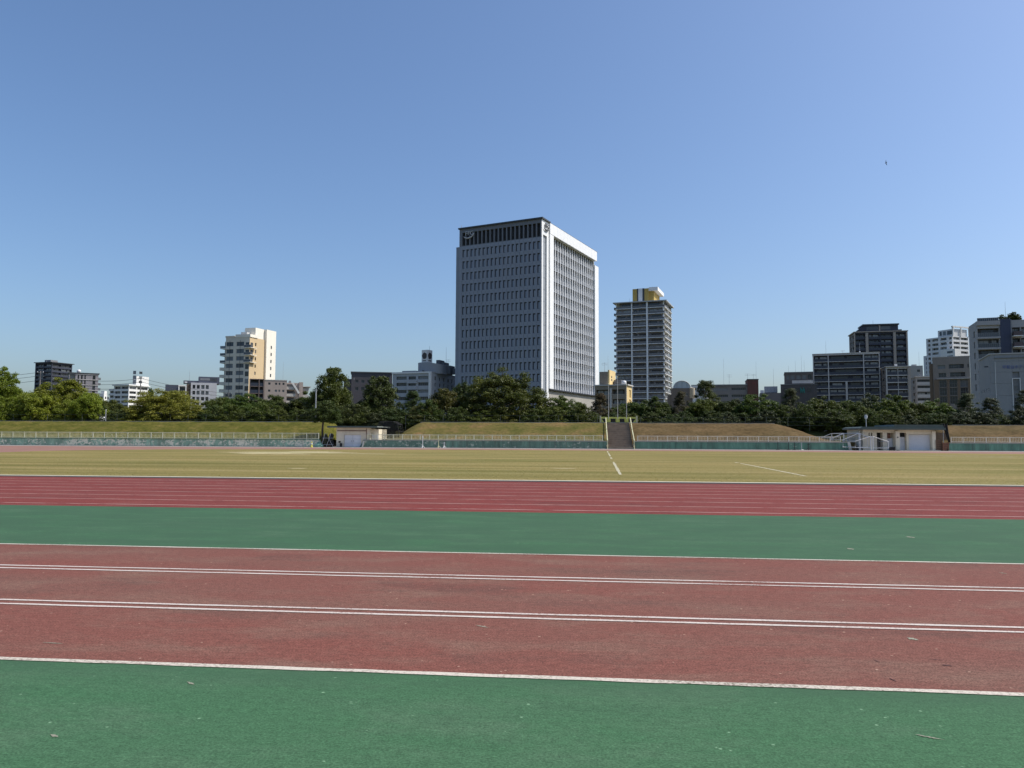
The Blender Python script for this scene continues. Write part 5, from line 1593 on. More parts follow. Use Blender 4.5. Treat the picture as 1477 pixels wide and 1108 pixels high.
def dark_flat():
    b = Bld('office_building', 'dark flat roofed block between the cone tree and the pointed conifer', 507, 566, 537, 300, 1, depth=12)
    wall = plain('dark_brown_wall', (.10, .092, .10), .8, .1, .3); b.body(wall, .2); W, H = b.W, b.H
    facade(b, 'F', grid(evenly(1, W - 1, 6, .55), [(b.z(552), b.z(547.5)), (b.z(563), b.z(558))]), wall, .2, 'glass', G1, FR_M, 2)
    b.box('coping', -.3, W + .3, -.3, 12, H, H + .3, FR_M)
    b.box('lower_wing', b.fx(496), -.02, 1, 12, 0, b.z(546.5), wall); b.antenna(b.fx(511), -.5, b.z(545) - H + 3, .1, H - 3)
dark_flat()

def college():
    b = Bld('college_building', 'grey institutional block with a drum roof and an emblem sign tower', 566.5, 621, 536.5, 255, -27, 658, cat='building')
    wall = plain('college_wall', (.40, .41, .42), .8, .1, .3); W, H = b.W, b.H; X = b.fx
    cols = [(X(571.8), X(586.7)), (X(589.2), X(600)), (X(603), X(618))]
    rows = [(b.z(p1), b.z(p0)) for p0, p1 in ((542.3, 547), (551.4, 556.2), (561.8, 566.5), (572, 577), (582, 587))]
    b.body(wall, .5, .3)
    facade(b, 'F', grid(cols, rows), wall, .5, 'glass', G1, FR_M, 5)
    for c in cols[1:2]:
        for r in rows: b.box('balcony_front', c[0] - .3, c[1] + .5, -.7, -.004, r[0] - 1.3, r[0] - .05, wall)
    cr = [(b.sy(p) - .45, b.sy(p) + .6) for p in (628, 634.5, 640.5, 646.5, 652)]
    facade(b, 'R', grid(cr, [(r[0] - .1, r[1] + .1) for r in rows]), wall, .3, 'glass', G1, FR_M, 1, 2)
    b.box('white_edge', W - .55, W + .25, -.3, .4, 0, H + .1, WHT)
    b.box('roof_edge', -.2, W - .56, -.3, .4, H - .4, H + .15, WHT)
    b.box('roof_edge', W - .2, W + .15, .41, b.Dp, H - .1, H + .2, wall)
    # drum
    drum = plain('drum_wall', (.30, .31, .32), .8, .1, .3)
    cx = (X(592) + X(628)) / 2; zt = b.z(521, 610, cx)
    rd = (X(628) - X(592)) / 2
    m_ = MB(); pr = []
    for i in range(25):
        t = math.pi + math.pi * i / 24; pr.append((cx + rd * math.cos(t), 6 + rd * .55 * math.sin(t)))
    pr += [(cx + rd, 14), (cx - rd, 12)]
    k = len(pr); z0 = H - .2
    m_.v = [(x, y, z0) for x, y in pr] + [(x, y, zt - (max(0, (x - cx)) * .16)) for x, y in pr]
    m_.f = [tuple(range(k)), tuple(range(2 * k - 1, k - 1, -1))] + [(i, (i + 1) % k, k + (i + 1) % k, k + i) for i in range(k)]; m_.m = [0] * len(m_.f)
    m_.build('roof_drum', drum, b.root)
    m_ = MB(); m_.tube([(cx - 1.5, 6 - rd * .62, zt - 3.2), (cx - 1.5, 6 - rd * .3, zt - 3.2)], .42, 12); m_.build('round_window', FR_D, b.root)
    for i, (px, py, wd) in enumerate(((616, 516.5, 5), (620, 519.5, 6), (628, 524, 5), (635, 528, 6))):
        b.box('roof_plant', X(px), X(px) + wd * .26, 7 + i, 11 + i, H, b.z(py, px, X(px)), plain('plant_dark', (.13, .14, .15), .8, .1))
    b.box('roof_plant', X(572), X(592), 4, 7, H, b.z(533, 580, 8), drum)
    # emblem sign tower, turned a little so that two faces show
    tz0, tz1 = zt - .3, b.z(502.4, 606, cx)
    tw = (X(608) - X(598.5)) * 1.05
    tr = empty('emblem_tower', (0, 0, 0)); tr.parent = b.root; tr.location = (X(598.3), 5.0, 0); tr.rotation_euler = (0, 0, R(-14))
    MB().box(0, tw, 0, tw, tz0, tz1).build('sign_box', WHT, tr)
    emb = plain('emblem_dark', (.07, .06, .055), .7, .1)
    def emblem(face):
        m_ = MB(); pts = []; cz = tz1 - 2.0
        for i in range(40):
            t = 2 * math.pi * i / 40; rr = 1.0 + .13 * abs(math.sin(2.5 * t + .3)); pts.append((tw / 2 + rr * .92 * math.cos(t), cz + rr * 1.0 * math.sin(t)))
        if face == 'F': m_.prism(pts, -.08, -.004)
        else:
            k = len(pts); m_.v = [(tw + .004, x, z) for x, z in pts] + [(tw + .08, x, z) for x, z in pts]
            m_.f = [tuple(range(k)), tuple(range(2 * k - 1, k - 1, -1))] + [(i, (i + 1) % k, k + (i + 1) % k, k + i) for i in range(k)]; m_.m = [0] * len(m_.f)
        m_.build('emblem', emb, tr)
        # two short lines of lettering below it, too small to read
        m_ = MB()
        for row, (z, n_, hgt) in enumerate(((tz1 - 3.85, 6, .32), (tz1 - 4.85, 4, .5))):
            for i in range(n_):
                x = tw * .2 + tw * .6 * i / n_; x1 = x + tw * .6 / n_ * .72
                if face == 'F': m_.box(x, x1, -.06, -.004, z, z + hgt)
                else: m_.box(tw + .004, tw + .06, x, x1, z, z + hgt)
        m_.build('lettering', emb, tr)
    emblem('F'); emblem('R')
    b.antenna(X(606), 7, 1.6, .06, tz1); b.antenna(X(627), 9, 7.5, .06, zt - 2, False); b.antenna(X(630), 9, 3.6, .05, zt - 2.2, True)
college()

def yellow_apartments():
    b = Bld('apartment_building', 'yellow sided apartment block with a stair tower behind the flagpoles', 858, 904, 556, 225, -15, 911.5)
    front = plain('yel_front', (.26, .22, .17), .85, .15, .3); yel = plain('yel_wall', (.66, .50, .24), .85, .06, .3); W, H = b.W, b.H; X = b.fx
    pitch = b_h(b, 565, 574.5 + 4.5)
    b.body(front, 1.2, .2)
    balcony_block(b, front, front, plain('yel_back', (.12, .10, .09), .8, .1), [(.4, X(879.3)), (X(883.2), X(901)), ], H - .8, pitch, 4, 'F', 1.2, 1.0, capm=LFR, hi=.88)
    b.box('downpipe_pier', X(880.0), X(882.6), -.5, -.004, 0, H - .8, LFR)
    facade(b, 'R', grid([(b.sy(907.3), b.sy(910))], floors(H - 1, pitch, 4, .15, .95)), yel, .2, 'glass', plain('tan_panel', (.45, .30, .10), .8, .1), yel, 1)
    b.box('coping', -.2, W + .4, -.3, b.Dp + .2, H, H + .35, LFR)
    m_ = MB().lathe([(.0, 1.3), (.7, 1.0), (.8, 0), (0, 0)], 12, (W - 1.2, 1.5, H + .35)); m_.build('roof_tank', M_WHITE, b.root, True)
    zt = b.z(534.5)
    b.box('stair_tower', X(862), X(874.2), 2, 7, H + .36, zt, front)
    b.box('stair_tower_side', X(874.2) + .01, X(874.2) + .5, 2, 9, H + .36, zt + .5, yel)
    for k in range(2): b.box('tower_window', X(874.2) + .51, X(874.2) + .55, 4, 5, H + 1.8 + k * .9, H + 2.3 + k * .9, FR_D)
    b.box('roof_house', X(878), X(889), 6, 10, H + .36, b.z(545.5), plain('roof_slate', (.12, .13, .15), .8, .1))
    b.antenna(X(867), 4, 3, .06, zt, True); b.antenna(X(872), 4, 5, .04, zt)
yellow_apartments()

def dome_building():
    b = Bld('domed_building', 'brown building crowned by a glass half dome beside the apartment tower', 968, 999, 560, 300, 1, depth=14)
    W, H = b.W, b.H; brn = plain('dome_brown', (.17, .14, .115), .8, .15, .3); dg = plain('dome_sheet', (.40, .46, .49), .35, .1, .3)
    b.body(brn, .25)
    facade(b, 'F', grid([(W * .46, W * .62), (W * .7, W * .8)], [(H - 3.0, H - 1.9)]), brn, .25, 'glass', G1, LFR, 2)
    rd = (b.fx(996) - b.fx(971.5)) / 2; cx = (b.fx(996) + b.fx(971.5)) / 2
    hz = b.z(549.6) - H
    m_ = MB(); n = 20
    pr = [(cx + rd * math.cos(math.pi * i / n), H + hz * math.sin(math.pi * i / n)) for i in range(n + 1)]
    m_.prism(pr, .6, 11); m_.build('dome_vault', dg, b.root)
    arc = [(cx + rd * 1.03 * math.cos(math.pi * i / n), .5, H + hz * 1.03 * math.sin(math.pi * i / n)) for i in range(n + 1)]
    MB().tube(arc, .16, 6).build('dome_rim', M_WHITE, b.root)
    for t in (.3, .5, .7): x = cx + rd * math.cos(math.pi * t); MB().box(x - .05, x + .05, .5, .59, H, H + hz * math.sin(math.pi * t)).build('dome_mullion', FR_M, b.root)
    MB().lathe([(1.2, -4), (1.2, 0), (0, .3)], 12, (W - .3, .8, H)).build('corner_turret', plain('turret_tan', (.45, .38, .27), .8, .1), b.root)
    b.box('shoulder', -1.5, -.01, .5, 8, 0, H - 2.6, brn)
    c = Bld('house', 'small white block with square windows behind the domed building', 997, 1019.5, 555.5, 330, -5, depth=10)
    c.body(WHT, .2); facade(c, 'F', grid(evenly(c.W * .2, c.W - 1, 4, .5), [(c.z(562.5), c.z(559))]), WHT, .2, 'glass', G1, FR_D, 1)
    c.box('coping', -.1, c.W + .1, -.15, 10, c.H, c.H + .2, FR_L)
dome_building()
def long_low():
    b = Bld('school_building', 'long low dark building with strip windows and a red brick stair tower', 1024, 1078, 556.5, 280, 3, depth=14)
    W, H = b.W, b.H; X = b.fx; wl = plain('long_wall', (.20, .185, .18), .8, .12, .3)
    rows = [(b.z(563.2), b.z(559.6)), (b.z(573), b.z(569.5)), (b.z(583), b.z(579))]
    b.body(wl, .3); facade(b, 'F', grid([(X(1028), X(1050)), (X(1055), X(1076))], rows), wl, .3, 'glass', G1, FR_M, 8)
    b.box('roof_edge', -.3, W, -.4, 14, H, H + .4, FR_M)
    br = plain('red_brick', (.13, .055, .045), .85, .2, .6)
    b.box('brick_tower', X(1078) + .01, X(1093.8), -.6, 10, 0, b.z(548.8), br); b.box('tower_coping', X(1077.6), X(1094.2), -.7, 10.1, b.z(548.8), b.z(548.8) + .3, FR_D)
    b.box('brick_tower_sign', X(1084.5), X(1090), -.68, -.604, b.z(555.5), b.z(552), plain('dull_red', (.17, .055, .045), .8, .1))
    b.antenna(X(1079.5), 3, 2.6, .06, b.z(548.8), True); b.antenna(X(1088), 3, 2.4, .05, b.z(548.8), True); b.antenna(X(1092), 3, 7, .04, b.z(548.8)); b.antenna(X(1053), 5, 4.2, .06, H + .4, True); b.antenna(X(1045), 5, 10, .04, H + .4)
    c = Bld('office_building', 'flat roofed block carrying a pale grey water tank box', 1096, 1127, 567, 300, 2, depth=12)
    c.body(plain('tank_block', (.16, .15, .15), .8, .1), .0); X = c.fx
    for i in range(4):
        xa, xb = X(1102.8) + (X(1122) - X(1102.8)) * i / 4, X(1102.8) + (X(1122) - X(1102.8)) * (i + 1) / 4
        c.box('tank_panel', xa + .02, xb - .02, 2, 5, c.H + .3, c.z(557.2), plain('tank_grey', (.33, .35, .38), .6, .08))
    c.box('tank_stand', X(1104), X(1121), 2.2, 4.8, c.H, c.H + .29, FR_M); c.box('roof_unit', X(1097), X(1102), 2, 4, c.H, c.H + 1.2, M_WHITE); c.antenna(X(1117), 6, 10, .05)
long_low()
def dark_terrace_block():
    b = Bld('apartment_building', 'dark brown stepped apartment block left of the pale framed apartments', 1132, 1173, 538, 300, 2, depth=14)
    W, H = b.W, b.H; X = b.fx; wl = plain('terrace_brown', (.13, .115, .105), .8, .15, .3)
    b.body(wl, .5); facade(b, 'F', grid([(X(1134), X(1138.5)), (X(1140), X(1146)), (X(1148.5), X(1155)), (X(1157), X(1163)), (X(1165), X(1171))], [(b.z(547.5), b.z(541)), ]), wl, .5, 'glass', G1, FR_M, 2)
    b.box('terrace_wall', X(1142), X(1172), -1.5, -1.2, b.z(553.8), b.z(549.5), LFR)
    b.box('coping', -.2, W, -.2, 14, H, H + .3, FR_M)
    b.box('lower_block', X(1125.5), W + 1, -3, -.02, 0, b.z(555.8), plain('terrace_dark', (.085, .08, .08), .8, .15))
    b.box('lower_coping', X(1125.3), W + 1, -3.2, -.02, b.z(555.8), b.z(555), FR_M)
    for i in range(5): b.box('lower_window', X(1130 + 8.5 * i), X(1135 + 8.5 * i), -3.06, -3.01, b.z(566), b.z(561), G1)
    m_ = MB(); x0, x1 = X(1153.5), X(1160); 
    for i in range(5): m_.box(x0 + (x1 - x0) * i / 5, x0 + (x1 - x0) * (i + .75) / 5, -3.4, -3.3, b.z(568) + .6 * (i % 2), b.z(560) - .5 * (i % 3))
    m_.build('teal_sheet', plain('teal_net', (.02, .22, .20), .7, .2), b.root)
    for px, h in ((1138, 3), (1148, 5), (1157, 7), (1161, 5)): b.antenna(X(px), 5, h, .04, H + .3)
dark_terrace_block()
def framed_apartments():
    b = Bld('apartment_building', 'wide navy apartment block with a pale grid of frames above the trees', 1172, 1268.6, 511.5, 340, 1.5, depth=13)
    W, H = b.W, b.H; X = b.fx; pitch = b_h(b, 520.2, 529.7)
    b.body(NAVY, 1.4)
    cols = [(X(1173.6), X(1193.6)), (X(1195.2), X(1244.6)), (X(1246.2), X(1267.4))]
    rows = floors(H - .5, pitch, 4, .035, .955)
    cols2 = [(X(1173.6), X(1193.6)), (X(1195.2), X(1218.6)), (X(1221.5), X(1244.6)), (X(1246.2), X(1267.4))]
    low = floors(H - .5 - 4 * pitch, pitch, 6, .035, .955)
    facade(b, 'F', grid(cols, rows) + grid(cols2, low), LFR, 1.4, 'bay', G3, FR_D, backm=DBACK, rail=(1.15, NAVY2, FR_D, 'panel'))
    b.box('roof_edge', -.15, W + .15, -.15, 13, H, H + .25, LFR)
    b.antenna(X(1191.5), 5, 6.5, .06); b.antenna(X(1216), 5, 2, .06, H, True); b.antenna(X(1241), 5, 5, .06); b.box('roof_unit', X(1240), X(1242), 4, 5, H + .25, H + 1.2, M_WHITE)
framed_apartments()
def tall_navy():
    b = Bld('apartment_tower', 'tall dark apartment tower with beige pilasters and a sloped crown', 1232.5, 1308.6, 480, 410, 12, 1224.5, depth=16, cat='apartment tower')
    W, H = b.W, b.H; X = b.fx; pitch = b_h(b, 490, 498)
    b.body(NAVY, 1.3, 0, .3)
    cols = [(X(1233.5), X(1247)), (X(1252.5), X(1268.5)), (X(1270), X(1286.6)), (X(1292.2), X(1306))]
    balcony_block(b, NAVY, NAVY2, DBACK, cols, H - .6, pitch, 12, 'F', 1.3, 1.1, capm=FR_M)
    for x0, x1 in ((1248, 1251.8), (1287.8, 1291.6), (1306.6, 1308.6), (1231.4, 1233)): b.box('pilaster', X(x0), X(x1), -.7, -.004, 0, H - .3, BEIGE)
    side = grid([(b.Dp * .25, b.Dp * .5), (b.Dp * .65, b.Dp * .85)], floors(H - .6, pitch, 12, .25, .75))
    facade(b, 'L', side, plain('side_brown', (.17, .15, .14), .8, .1), .3, 'glass', G1, FR_D, 1)
    b.box('roof_slab', -.5, W + .3, -.8, 16, H, H + .5, BEIGE)
    z2 = b.z(468.8)
    m_ = MB(); xa, xb, xc, xd = X(1234.5), X(1246.5), X(1290), X(1296.5)
    m_.prism([(xa, H + .5), (xd, H + .5), (xd, z2 - .4), (xb, z2 - .4)], 1.2, 13); m_.build('crown_storey', NAVY, b.root)
    b.box('crown_roof', xb - .6, xd + .4, .4, 13.5, z2 - .39, z2 + .3, FR_D)
    for x0, x1 in ((1250.5, 1268), (1271, 1285)):
        b.box('crown_window', X(x0), X(x1), 1.1, 1.19, H + .8, z2 - 1.0, G3)
        b.box('crown_rail', X(x0) - .5, X(x1) + .5, .9, 1.0, H + .5, H + 1.5, NAVY2)
    b.box('crown_pilaster', X(1268.5), X(1270.5), .8, 1.19, H + .5, z2 - .4, BEIGE)
    b.box('roof_plant', X(1296.8), X(1303), 3, 8, H + .5, H + 1.6, FR_D); b.antenna(X(1262), 4, 2.4, .1, z2 + .3)
tall_navy()
def small_navy():
    b = Bld('apartment_building', 'narrow navy block with pale slabs in front of the tall dark tower', 1277.5, 1312.5, 529.5, 322, 12, 1270.5, depth=12)
    W, H = b.W, b.H; pitch = b_h(b, 540, 550.2)
    b.body(BEIGE, 1.2, 0, .3); balcony_block(b, LFR, NAVY2, DBACK, [(.5, W * .5 - .1), (W * .5 + .1, W - 1.0)], H - .5, pitch, 8, 'F', 1.2, 1.3, capm=FR_M)
    b.box('pilaster', W - .9, W + .1, -.5, -.004, 0, H, BEIGE); b.box('roof_edge', -.3, W + .3, -.7, 12, H, H + .3, LFR)
    facade(b, 'L', grid([(b.Dp * .35, b.Dp * .65)], floors(H - .5, pitch, 8, .3, .75)), plain('side_brown2', (.20, .17, .15), .8, .1), .3, 'glass', G1, FR_D, 1)
    b.box('roof_tank', W * .45, W * .55, 3, 4, H + .3, H + 1.4, M_WHITE)
small_navy()
def grey_balconies():
    b = Bld('apartment_building', 'small grey block with plain pale balcony fronts beside the beige office', 1321, 1345, 544.3, 330, 14, 1313.8, depth=10)
    W, H = b.W, b.H; pitch = b_h(b, 552, 561); g = plain('grey_block_wall', (.33, .32, .31), .8, .12, .3)
    b.body(g, 1.1, 0, .3); balcony_block(b, g, plain('pale_balcony', (.46, .46, .46), .8, .1), DBACK, [(.5, W - .3)], H - .7, pitch, 8, 'F', 1.1, 1.25, capm=FR_L)
    facade(b, 'L', grid([(b.Dp * .4, b.Dp * .7)], floors(H - .5, pitch, 8, .3, .75)), g, .3, 'glass', G1, FR_D, 1)
    b.box('roof_edge', -.3, W + .3, -.4, 10, H, H + .5, LFR); b.box('roof_unit', W * .3, W * .5, 3, 5, H + .5, H + 1.8, FR_M)
    c = Bld('office_building', 'plain pale box behind the small grey balcony block', 1310, 1331, 528, 420, 3, depth=12)
    pw = plain('pale_box', (.48, .47, .44), .8, .1)
    c.body(pw, .2); facade(c, 'F', grid([(c.W * .6, c.W * .8)], [(c.z(537), c.z(533.5))]), pw, .2, 'glass', G1, FR_M, 2); c.box('roof_unit', c.W * .25, c.W * .6, 3, 6, c.H, c.H + 1.0, FR_L); c.antenna(c.W * .78, 3, 8, .06)
grey_balconies()
def white_stepped():
    b = Bld('apartment_tower', 'white stepped apartment tower catching sun behind the beige office', 1335.5, 1373.5, 484, 500, -38, 1397, cat='apartment tower')
    W, H = b.W, b.H; X = b.fx; pitch = b_h(b, 490, 496.6); w = plain('white_tower', (.66, .66, .66), .8, .06, .2); bk = plain('white_tower_back', (.30, .31, .33), .8, .1)
    b.body(w, 1.3, 1.3)
    cols = [(X(1338), X(1341.5)), (X(1344), X(1353)), (X(1356), X(1365)), (X(1368.5), X(1373))]
    balcony_block(b, w, w, bk, cols, H - .6, pitch, 12, 'F', 1.3, 1.0)
    balcony_block(b, w, w, bk, [(.8, b.Dp * .45), (b.Dp * .5, b.Dp - .8)], H - .6, pitch, 12, 'R', 1.3, 1.0)
    z2, z3 = b.z(474), b.z(470)
    b.box('upper_storey', X(1350.5), W - .4, 1.5, b.Dp - 1, H + .01, z2, w)
    for x0, x1 in ((1353, 1356), (1358, 1362), (1364, 1371)): b.box('upper_window', X(x0), X(x1), 1.4, 1.49, H + 1, z2 - 1, G2)
    b.box('roof_frame', X(1372), W + .6, .2, b.Dp + .6, z2 + 1.0, z2 + 1.8, WHT)
    for y in (.4, b.Dp * .5, b.Dp - .2): b.box('frame_post', W - .1, W + .5, y, y + .6, H + .01, z2 + .99, WHT)
    b.box('roof_wall', X(1372), W - .41, .6, 1.4, z2, z2 + .99, WHT)
    b.box('lower_wing', X(1329.5), -.02, 1, 12, 0, b.z(509), w)
    for i in range(8): b.box('wing_window', X(1333), -.5, .93, .99, b.z(509) - 3 - pitch * i, b.z(509) - 1.2 - pitch * i, G2)
    b.box('sun_block', W * .78, W + 6, -6, -1, 0, b.z(505), WHT)
    for i in range(4): b.box('sun_block_window', W + .5, W + 4.5, -6.06, -6.01, b.z(505) - 2.6 - 3 * i, b.z(505) - 1.2 - 3 * i, G2)
white_stepped()
def beige_office():
    b = Bld('office_building', 'beige office with brown piers and two rows of wide windows', 1345, 1398.5, 516.2, 270, 1, depth=14)
    W, H = b.W, b.H; X = b.fx; wl = plain('beige_office', (.27, .235, .205), .8, .1, .3); pier = plain('brown_pier', (.19, .135, .09), .8, .12, .3)
    rects = [(X(1352), X(1363), b.z(532.5), b.z(527)), (X(1368), X(1390), b.z(532.5), b.z(526.5)), (X(1353), X(1364), b.z(544.5), b.z(538.5)), (X(1369.5), X(1391.5), b.z(544.3), b.z(538)), (X(1395), X(1397), b.z(532), b.z(527))]
    for x0, x1 in ((1354, 1364), (1368.5, 1379), (1384, 1394.5)): rects += [(X(x0), X(x1), b.z(559), b.z(548.5)), (X(x0), X(x1), b.z(571), b.z(560)), (X(x0), X(x1), b.z(583), b.z(572))]
    b.body(wl, .5); facade(b, 'F', rects, wl, .5, 'glass', G1, FR_M, 3, 2)
    for x0, x1 in ((1346, 1353), (1364.6, 1368), (1379.6, 1383.5), (1395, 1398)): b.box('pier', X(x0), X(x1), -.45, -.004, 0, b.z(548), pier)
    b.box('ledge', X(1350), W + .1, -.7, -.004, b.z(547.6), b.z(546.6), LFR)
    b.box('coping', -.1, W + .1, -.12, 14, H, H + .25, LFR)
    b.box('left_strip', -1.1, -.01, .6, 10, 0, H - 2, pier)
beige_office()
def grey_corner():
    b = Bld('apartment_building', 'grey and navy apartment block with deep balconies and a rooftop rail', 1408, 1490, 464, 218, 12, 1396.8, depth=16)
    W, H = b.W, b.H; X = b.fx; g = plain('corner_grey', (.36, .355, .35), .8, .08, .3); pitch = b_h(b, 480, 495.4)
    b.body(g, 1.6, 0, .3)
    x1, x2 = X(1442), X(1457)
    rows = floors(b.z(472) + .0, pitch, 6, .06, .84)
    facade(b, 'F', grid([(X(1409.5), x1 - .3), (x2 + .4, X(1471)), (X(1472), X(1489))], rows), g, 1.6, 'bay', G3, FR_D, backm=plain('corner_back', (.12, .12, .125), .8, .1), rail=(1.15, glass('rail_smoke', (.05, .055, .06), (.08, .085, .09), .5, .15), FR_M, 'bars'))
    b.box('navy_panel', x1, x2, -.35, -.004, 0, H + .4, plain('navy_panel', (.035, .045, .085), .5, .08))
    b.box('navy_panel_edge', x2 + .01, x2 + .25, -.3, -.004, 0, H + .2, FR_M)
    for r in rows:
        z = r[0]
        b.box('slab', X(1408.3), x1 - .02, -.5, -.006, z - .55, z - .05, g)
        b.box('brown_balcony', x2 + .4, X(1472), -1.9, -.01, z - .1, z + 1.05, plain('brown_balcony', (.10, .075, .075), .7, .1)); b.box('balcony_slab', x2 + .3, X(1473), -2.1, -.01, z - .35, z - .11, WHT)
    side = grid([(b.Dp * .6, b.Dp * .75)], floors(b.z(472), pitch, 6, .12, .72))
    facade(b, 'L', side, g, .3, 'glass', G1, FR_D, 1, 2)
    rl = rail_mesh(x1 - .6, 1.0, G2, FR_L, 'bars'); b.put('roof_rail', rl, 'F', .3, .3, H + .02)
    b.box('roof_edge', -.1, x1 - .01, -.55, -.006, H - 1.2, H, g)
    def bush(x, y, s, sd):
        cr, _ = proto('low', sd, .5); crown_inst('roof_plant', cr, 'dark', b.root, (x, y, H), sd, (s * .2, s * .2, s * .16))
    bush(X(1447), 1.5, 1.3, 0); bush(X(1460), 1.2, 1.5, 1); bush(X(1464), 1.5, 1.7, 0); bush(X(1469), 1.4, 1.3, 1)
    b.box('roof_hut', X(1465), X(1469), 2.5, 4, H, H + 1.6, WHT); b.antenna(X(1453.3), 2, b.z(436) - H, .05); b.box('dish_stand', X(1471), X(1472), 2, 2.3, H, H + 1.6, FR_L)
grey_corner()
def lettered_building():
    b = Bld('hotel_building', 'plain grey building with blue lettering high on its panelled wall', 1427.5, 1530, 511.7, 180, 10, 1411, depth=16)
    W, H = b.W, b.H; X = b.fx; g = plain('hotel_grey', (.30, .30, .30), .85, .06, .25); blue = plain('letter_blue', (.12, .16, .36), .6, .05)
    b.body(g, .6, 0, .3)
    # panels with open joints
    zs = [0, b.z(571), b.z(553.5), b.z(537.3), b.z(522), H]
    xw0, xw1 = X(1459.2), X(1469.2)
    xs = [.0, X(1434.5), xw0, xw1, W]
    for i in range(len(zs) - 1):
        for j in range(len(xs) - 1):
            if j == 2 and zs[i] < b.z(547): continue
            z1 = zs[i+1]
            b.box('wall_panel', xs[j] + .012, xs[j+1] - .012, 0, .58, zs[i] + .015, z1 - .015, g)
    b.box('window_column_back', xw0 + .02, xw1 - .02, .4, .58, 0, b.z(537.3) - .02, plain('hotel_recess', (.25, .25, .255), .8, .06))
    for p0, p1 in ((557, 563.2), (574, 579.5), (590, 596)): b.put('window', win_mesh(xw1 - xw0 - .5, b.z(p0) - b.z(p1), 2, G1, FR_M), 'F', xw0 + .25, .38, b.z(p1))
    m_ = MB(); zt = b.z(546.2)
    m_.box(xw0 - .15, xw0 + .02, -.18, -.004, 0, zt); m_.box(xw1 - .02, xw1 + .15, -.18, -.004, 0, zt); m_.box(xw0 + .02, xw1 - .02, -.18, -.004, zt - .18, zt)
    m_.build('window_surround', WHT, b.root)
    b.box('ledge', X(1434), W, -.25, -.004, b.z(517.3), b.z(516.3), FR_M)
    b.box('coping', -.2, W + .2, -.2, 16, H, H + .25, LFR)
    b.box('downpipe', X(1434.2), X(1434.9), -.16, -.004, 0, b.z(522), WHT)
    tm = text_mesh('平和台ホテル', 1.0, .03); tm.materials.clear(); tm.materials.append(blue)
    xs_ = [v.co.x for v in tm.vertices]; zs_ = [v.co.z for v in tm.vertices]
    x0, x1 = X(1445), X(1480.5); k = (x1 - x0) / (max(xs_) - min(xs_)); kz = (b.z(527.6) - b.z(532.9)) / (max(zs_) - min(zs_))
    tm.transform(Matrix.Translation((-min(xs_), 0, -min(zs_)))); tm.transform(Matrix.Diagonal((k, 1, kz, 1)))
    b.put('lettering', tm, 'F', x0, -.05, b.z(532.9))
    side = grid([(b.Dp * t, b.Dp * t + .8) for t in (.2, .4, .6, .8)], [(b.z(563), b.z(558.5)), (b.z(580), b.z(575))])
    facade(b, 'L', side, g, .3, 'glass', G1, FR_D, 1)
    b.box('wall_lamp', -1.2, -.4, -.3, -.01, b.z(530), b.z(528), FR_D)
lettered_building()

# ---------------------------------------------------------------- utility poles and wires
def upole(px, pyt, D, label):
    p = at_depth(px, pyt, D); root = empty('utility_pole', (p.x, p.y, Z_PL - .1)); tag(root, label, 'utility pole', 'utility poles beyond the bank')
    h = p.z - Z_PL
    MB().tube([(0, 0, 0), (0, 0, h)], [.22, .15], 8).build('shaft', plain('pole_concrete', (.22, .20, .19), .9, .1), root)
    for z in (h - .5, h - 1.6): MB().box(-1.0, 1.0, -.06, .06, z, z + .12).build('crossarm', M_STEEL, root)
    for x in (-.9, 0, .9): MB().lathe([(.07, 0), (.1, .1), (.05, .3), (0, .3)], 8, (x, 0, h - .38)).build('insulator', M_WHITE, root)
    return p
P1 = upole(58.5, 535, 235, 'slim utility pole rising before the dark navy apartment block')
P2 = upole(203.3, 544, 240, 'utility pole beside the white terraced building')
P0 = at_depth(-160, 530, 235); P3 = at_depth(330, 540, 255)
P0 = upole(-160, 530, 235, 'utility pole further along the street beyond the tall pointed tree')
P3 = upole(330, 566, 262, 'utility pole hidden by the tree row below the cream high-rise')
M_CABLE = plain('cable', (.03, .03, .035), .6, .1)
def wire(a, b, dz, sag, label, r=.05):
    pts = [Vector(a).lerp(Vector(b), i / 16) + Vector((0, 0, dz - sag * 4 * (i / 16) * (1 - i / 16))) for i in range(17)]
    o = MB().tube([p - pts[0] for p in pts], r, 4).build('power_line', M_CABLE); o.location = pts[0]
    tag(o, label, 'cable', 'overhead cables'); return o
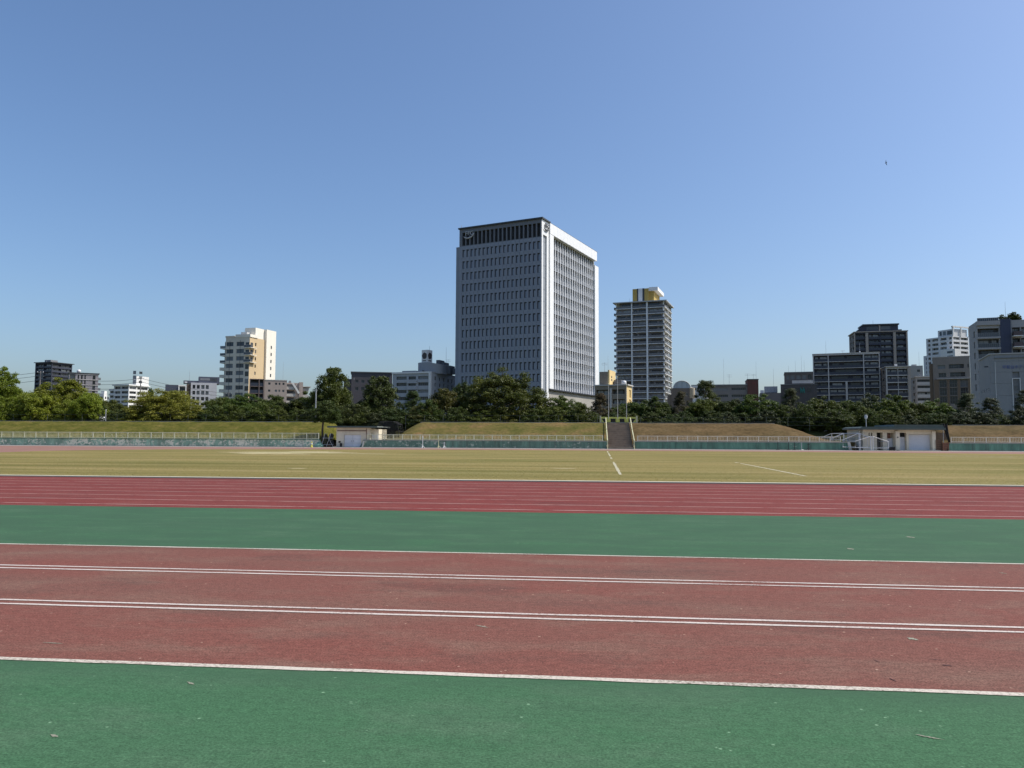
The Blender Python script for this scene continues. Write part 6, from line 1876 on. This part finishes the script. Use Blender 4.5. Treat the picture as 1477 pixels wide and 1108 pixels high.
for k, dz in enumerate((-.4, -1.5, -2.9)):
    nm = ('upper', 'middle', 'lower')[k]
    wire(P0, P1, dz, 2.0, nm + ' overhead cable running to the pole before the navy block')
    wire(P1, P2, dz, 1.7, nm + ' overhead cable between the navy block pole and the white terraces')
    wire(P2, P3, dz, .6, nm + ' overhead cable dropping from the white terraces behind the domed tree')

# ---------------------------------------------------------------- bird
def bird():
    p = at_depth(1277.8, 235, 120)
    root = empty('bird', p, 0); tag(root, 'small dark bird banking high in the empty blue sky', 'bird')
    m_ = MB(); n = 8
    prof = [(-.26, .005), (-.2, .035), (-.08, .07), (.04, .075), (.14, .05), (.19, .04), (.23, .032), (.27, .008)]
    rings = []
    for y, r in prof:
        rings.append(len(m_.v))
        for j in range(n): t = 2 * math.pi * j / n; m_.v.append((r * math.cos(t), y, r * .85 * math.sin(t)))
    for a, c in zip(rings[:-1], rings[1:]):
        for j in range(n): m_.f.append((a + j, a + (j + 1) % n, c + (j + 1) % n, c + j)); m_.m.append(0)
    # wings and tail grow from the same mesh
    for s in (-1, 1):
        up_, lo_ = [(.03 * s, .10, .02), (.2 * s, .13, .07), (.36 * s, .06, .10), (.46 * s, -.06, .09), (.34 * s, -.05, .08), (.18 * s, -.07, .05), (.03 * s, -.08, .01)], []
        i = len(m_.v); m_.v += up_ + [(x, y, z - .018) for x, y, z in up_]; k = len(up_)
        m_.f += [tuple(range(i, i + k)), tuple(range(i + 2 * k - 1, i + k - 1, -1))] + [(i + q, i + (q + 1) % k, i + k + (q + 1) % k, i + k + q) for q in range(k)]; m_.m += [0] * (k + 2)
    i = len(m_.v); tl = [(-.03, -.2, 0), (.03, -.2, 0), (.08, -.40, 0), (0, -.37, 0), (-.08, -.40, 0)]; m_.v += tl + [(x, y, -.012) for x, y, z in tl]
    m_.f += [tuple(range(i, i + 5)), tuple(range(i + 9, i + 4, -1))] + [(i + q, i + (q + 1) % 5, i + 5 + (q + 1) % 5, i + 5 + q) for q in range(5)]; m_.m += [0] * 7
    o = m_.build('body', plain('bird_dark', (.045, .04, .038), .8, .1), root)
    o.rotation_euler = Euler((R(10), R(78), R(15)))
bird()
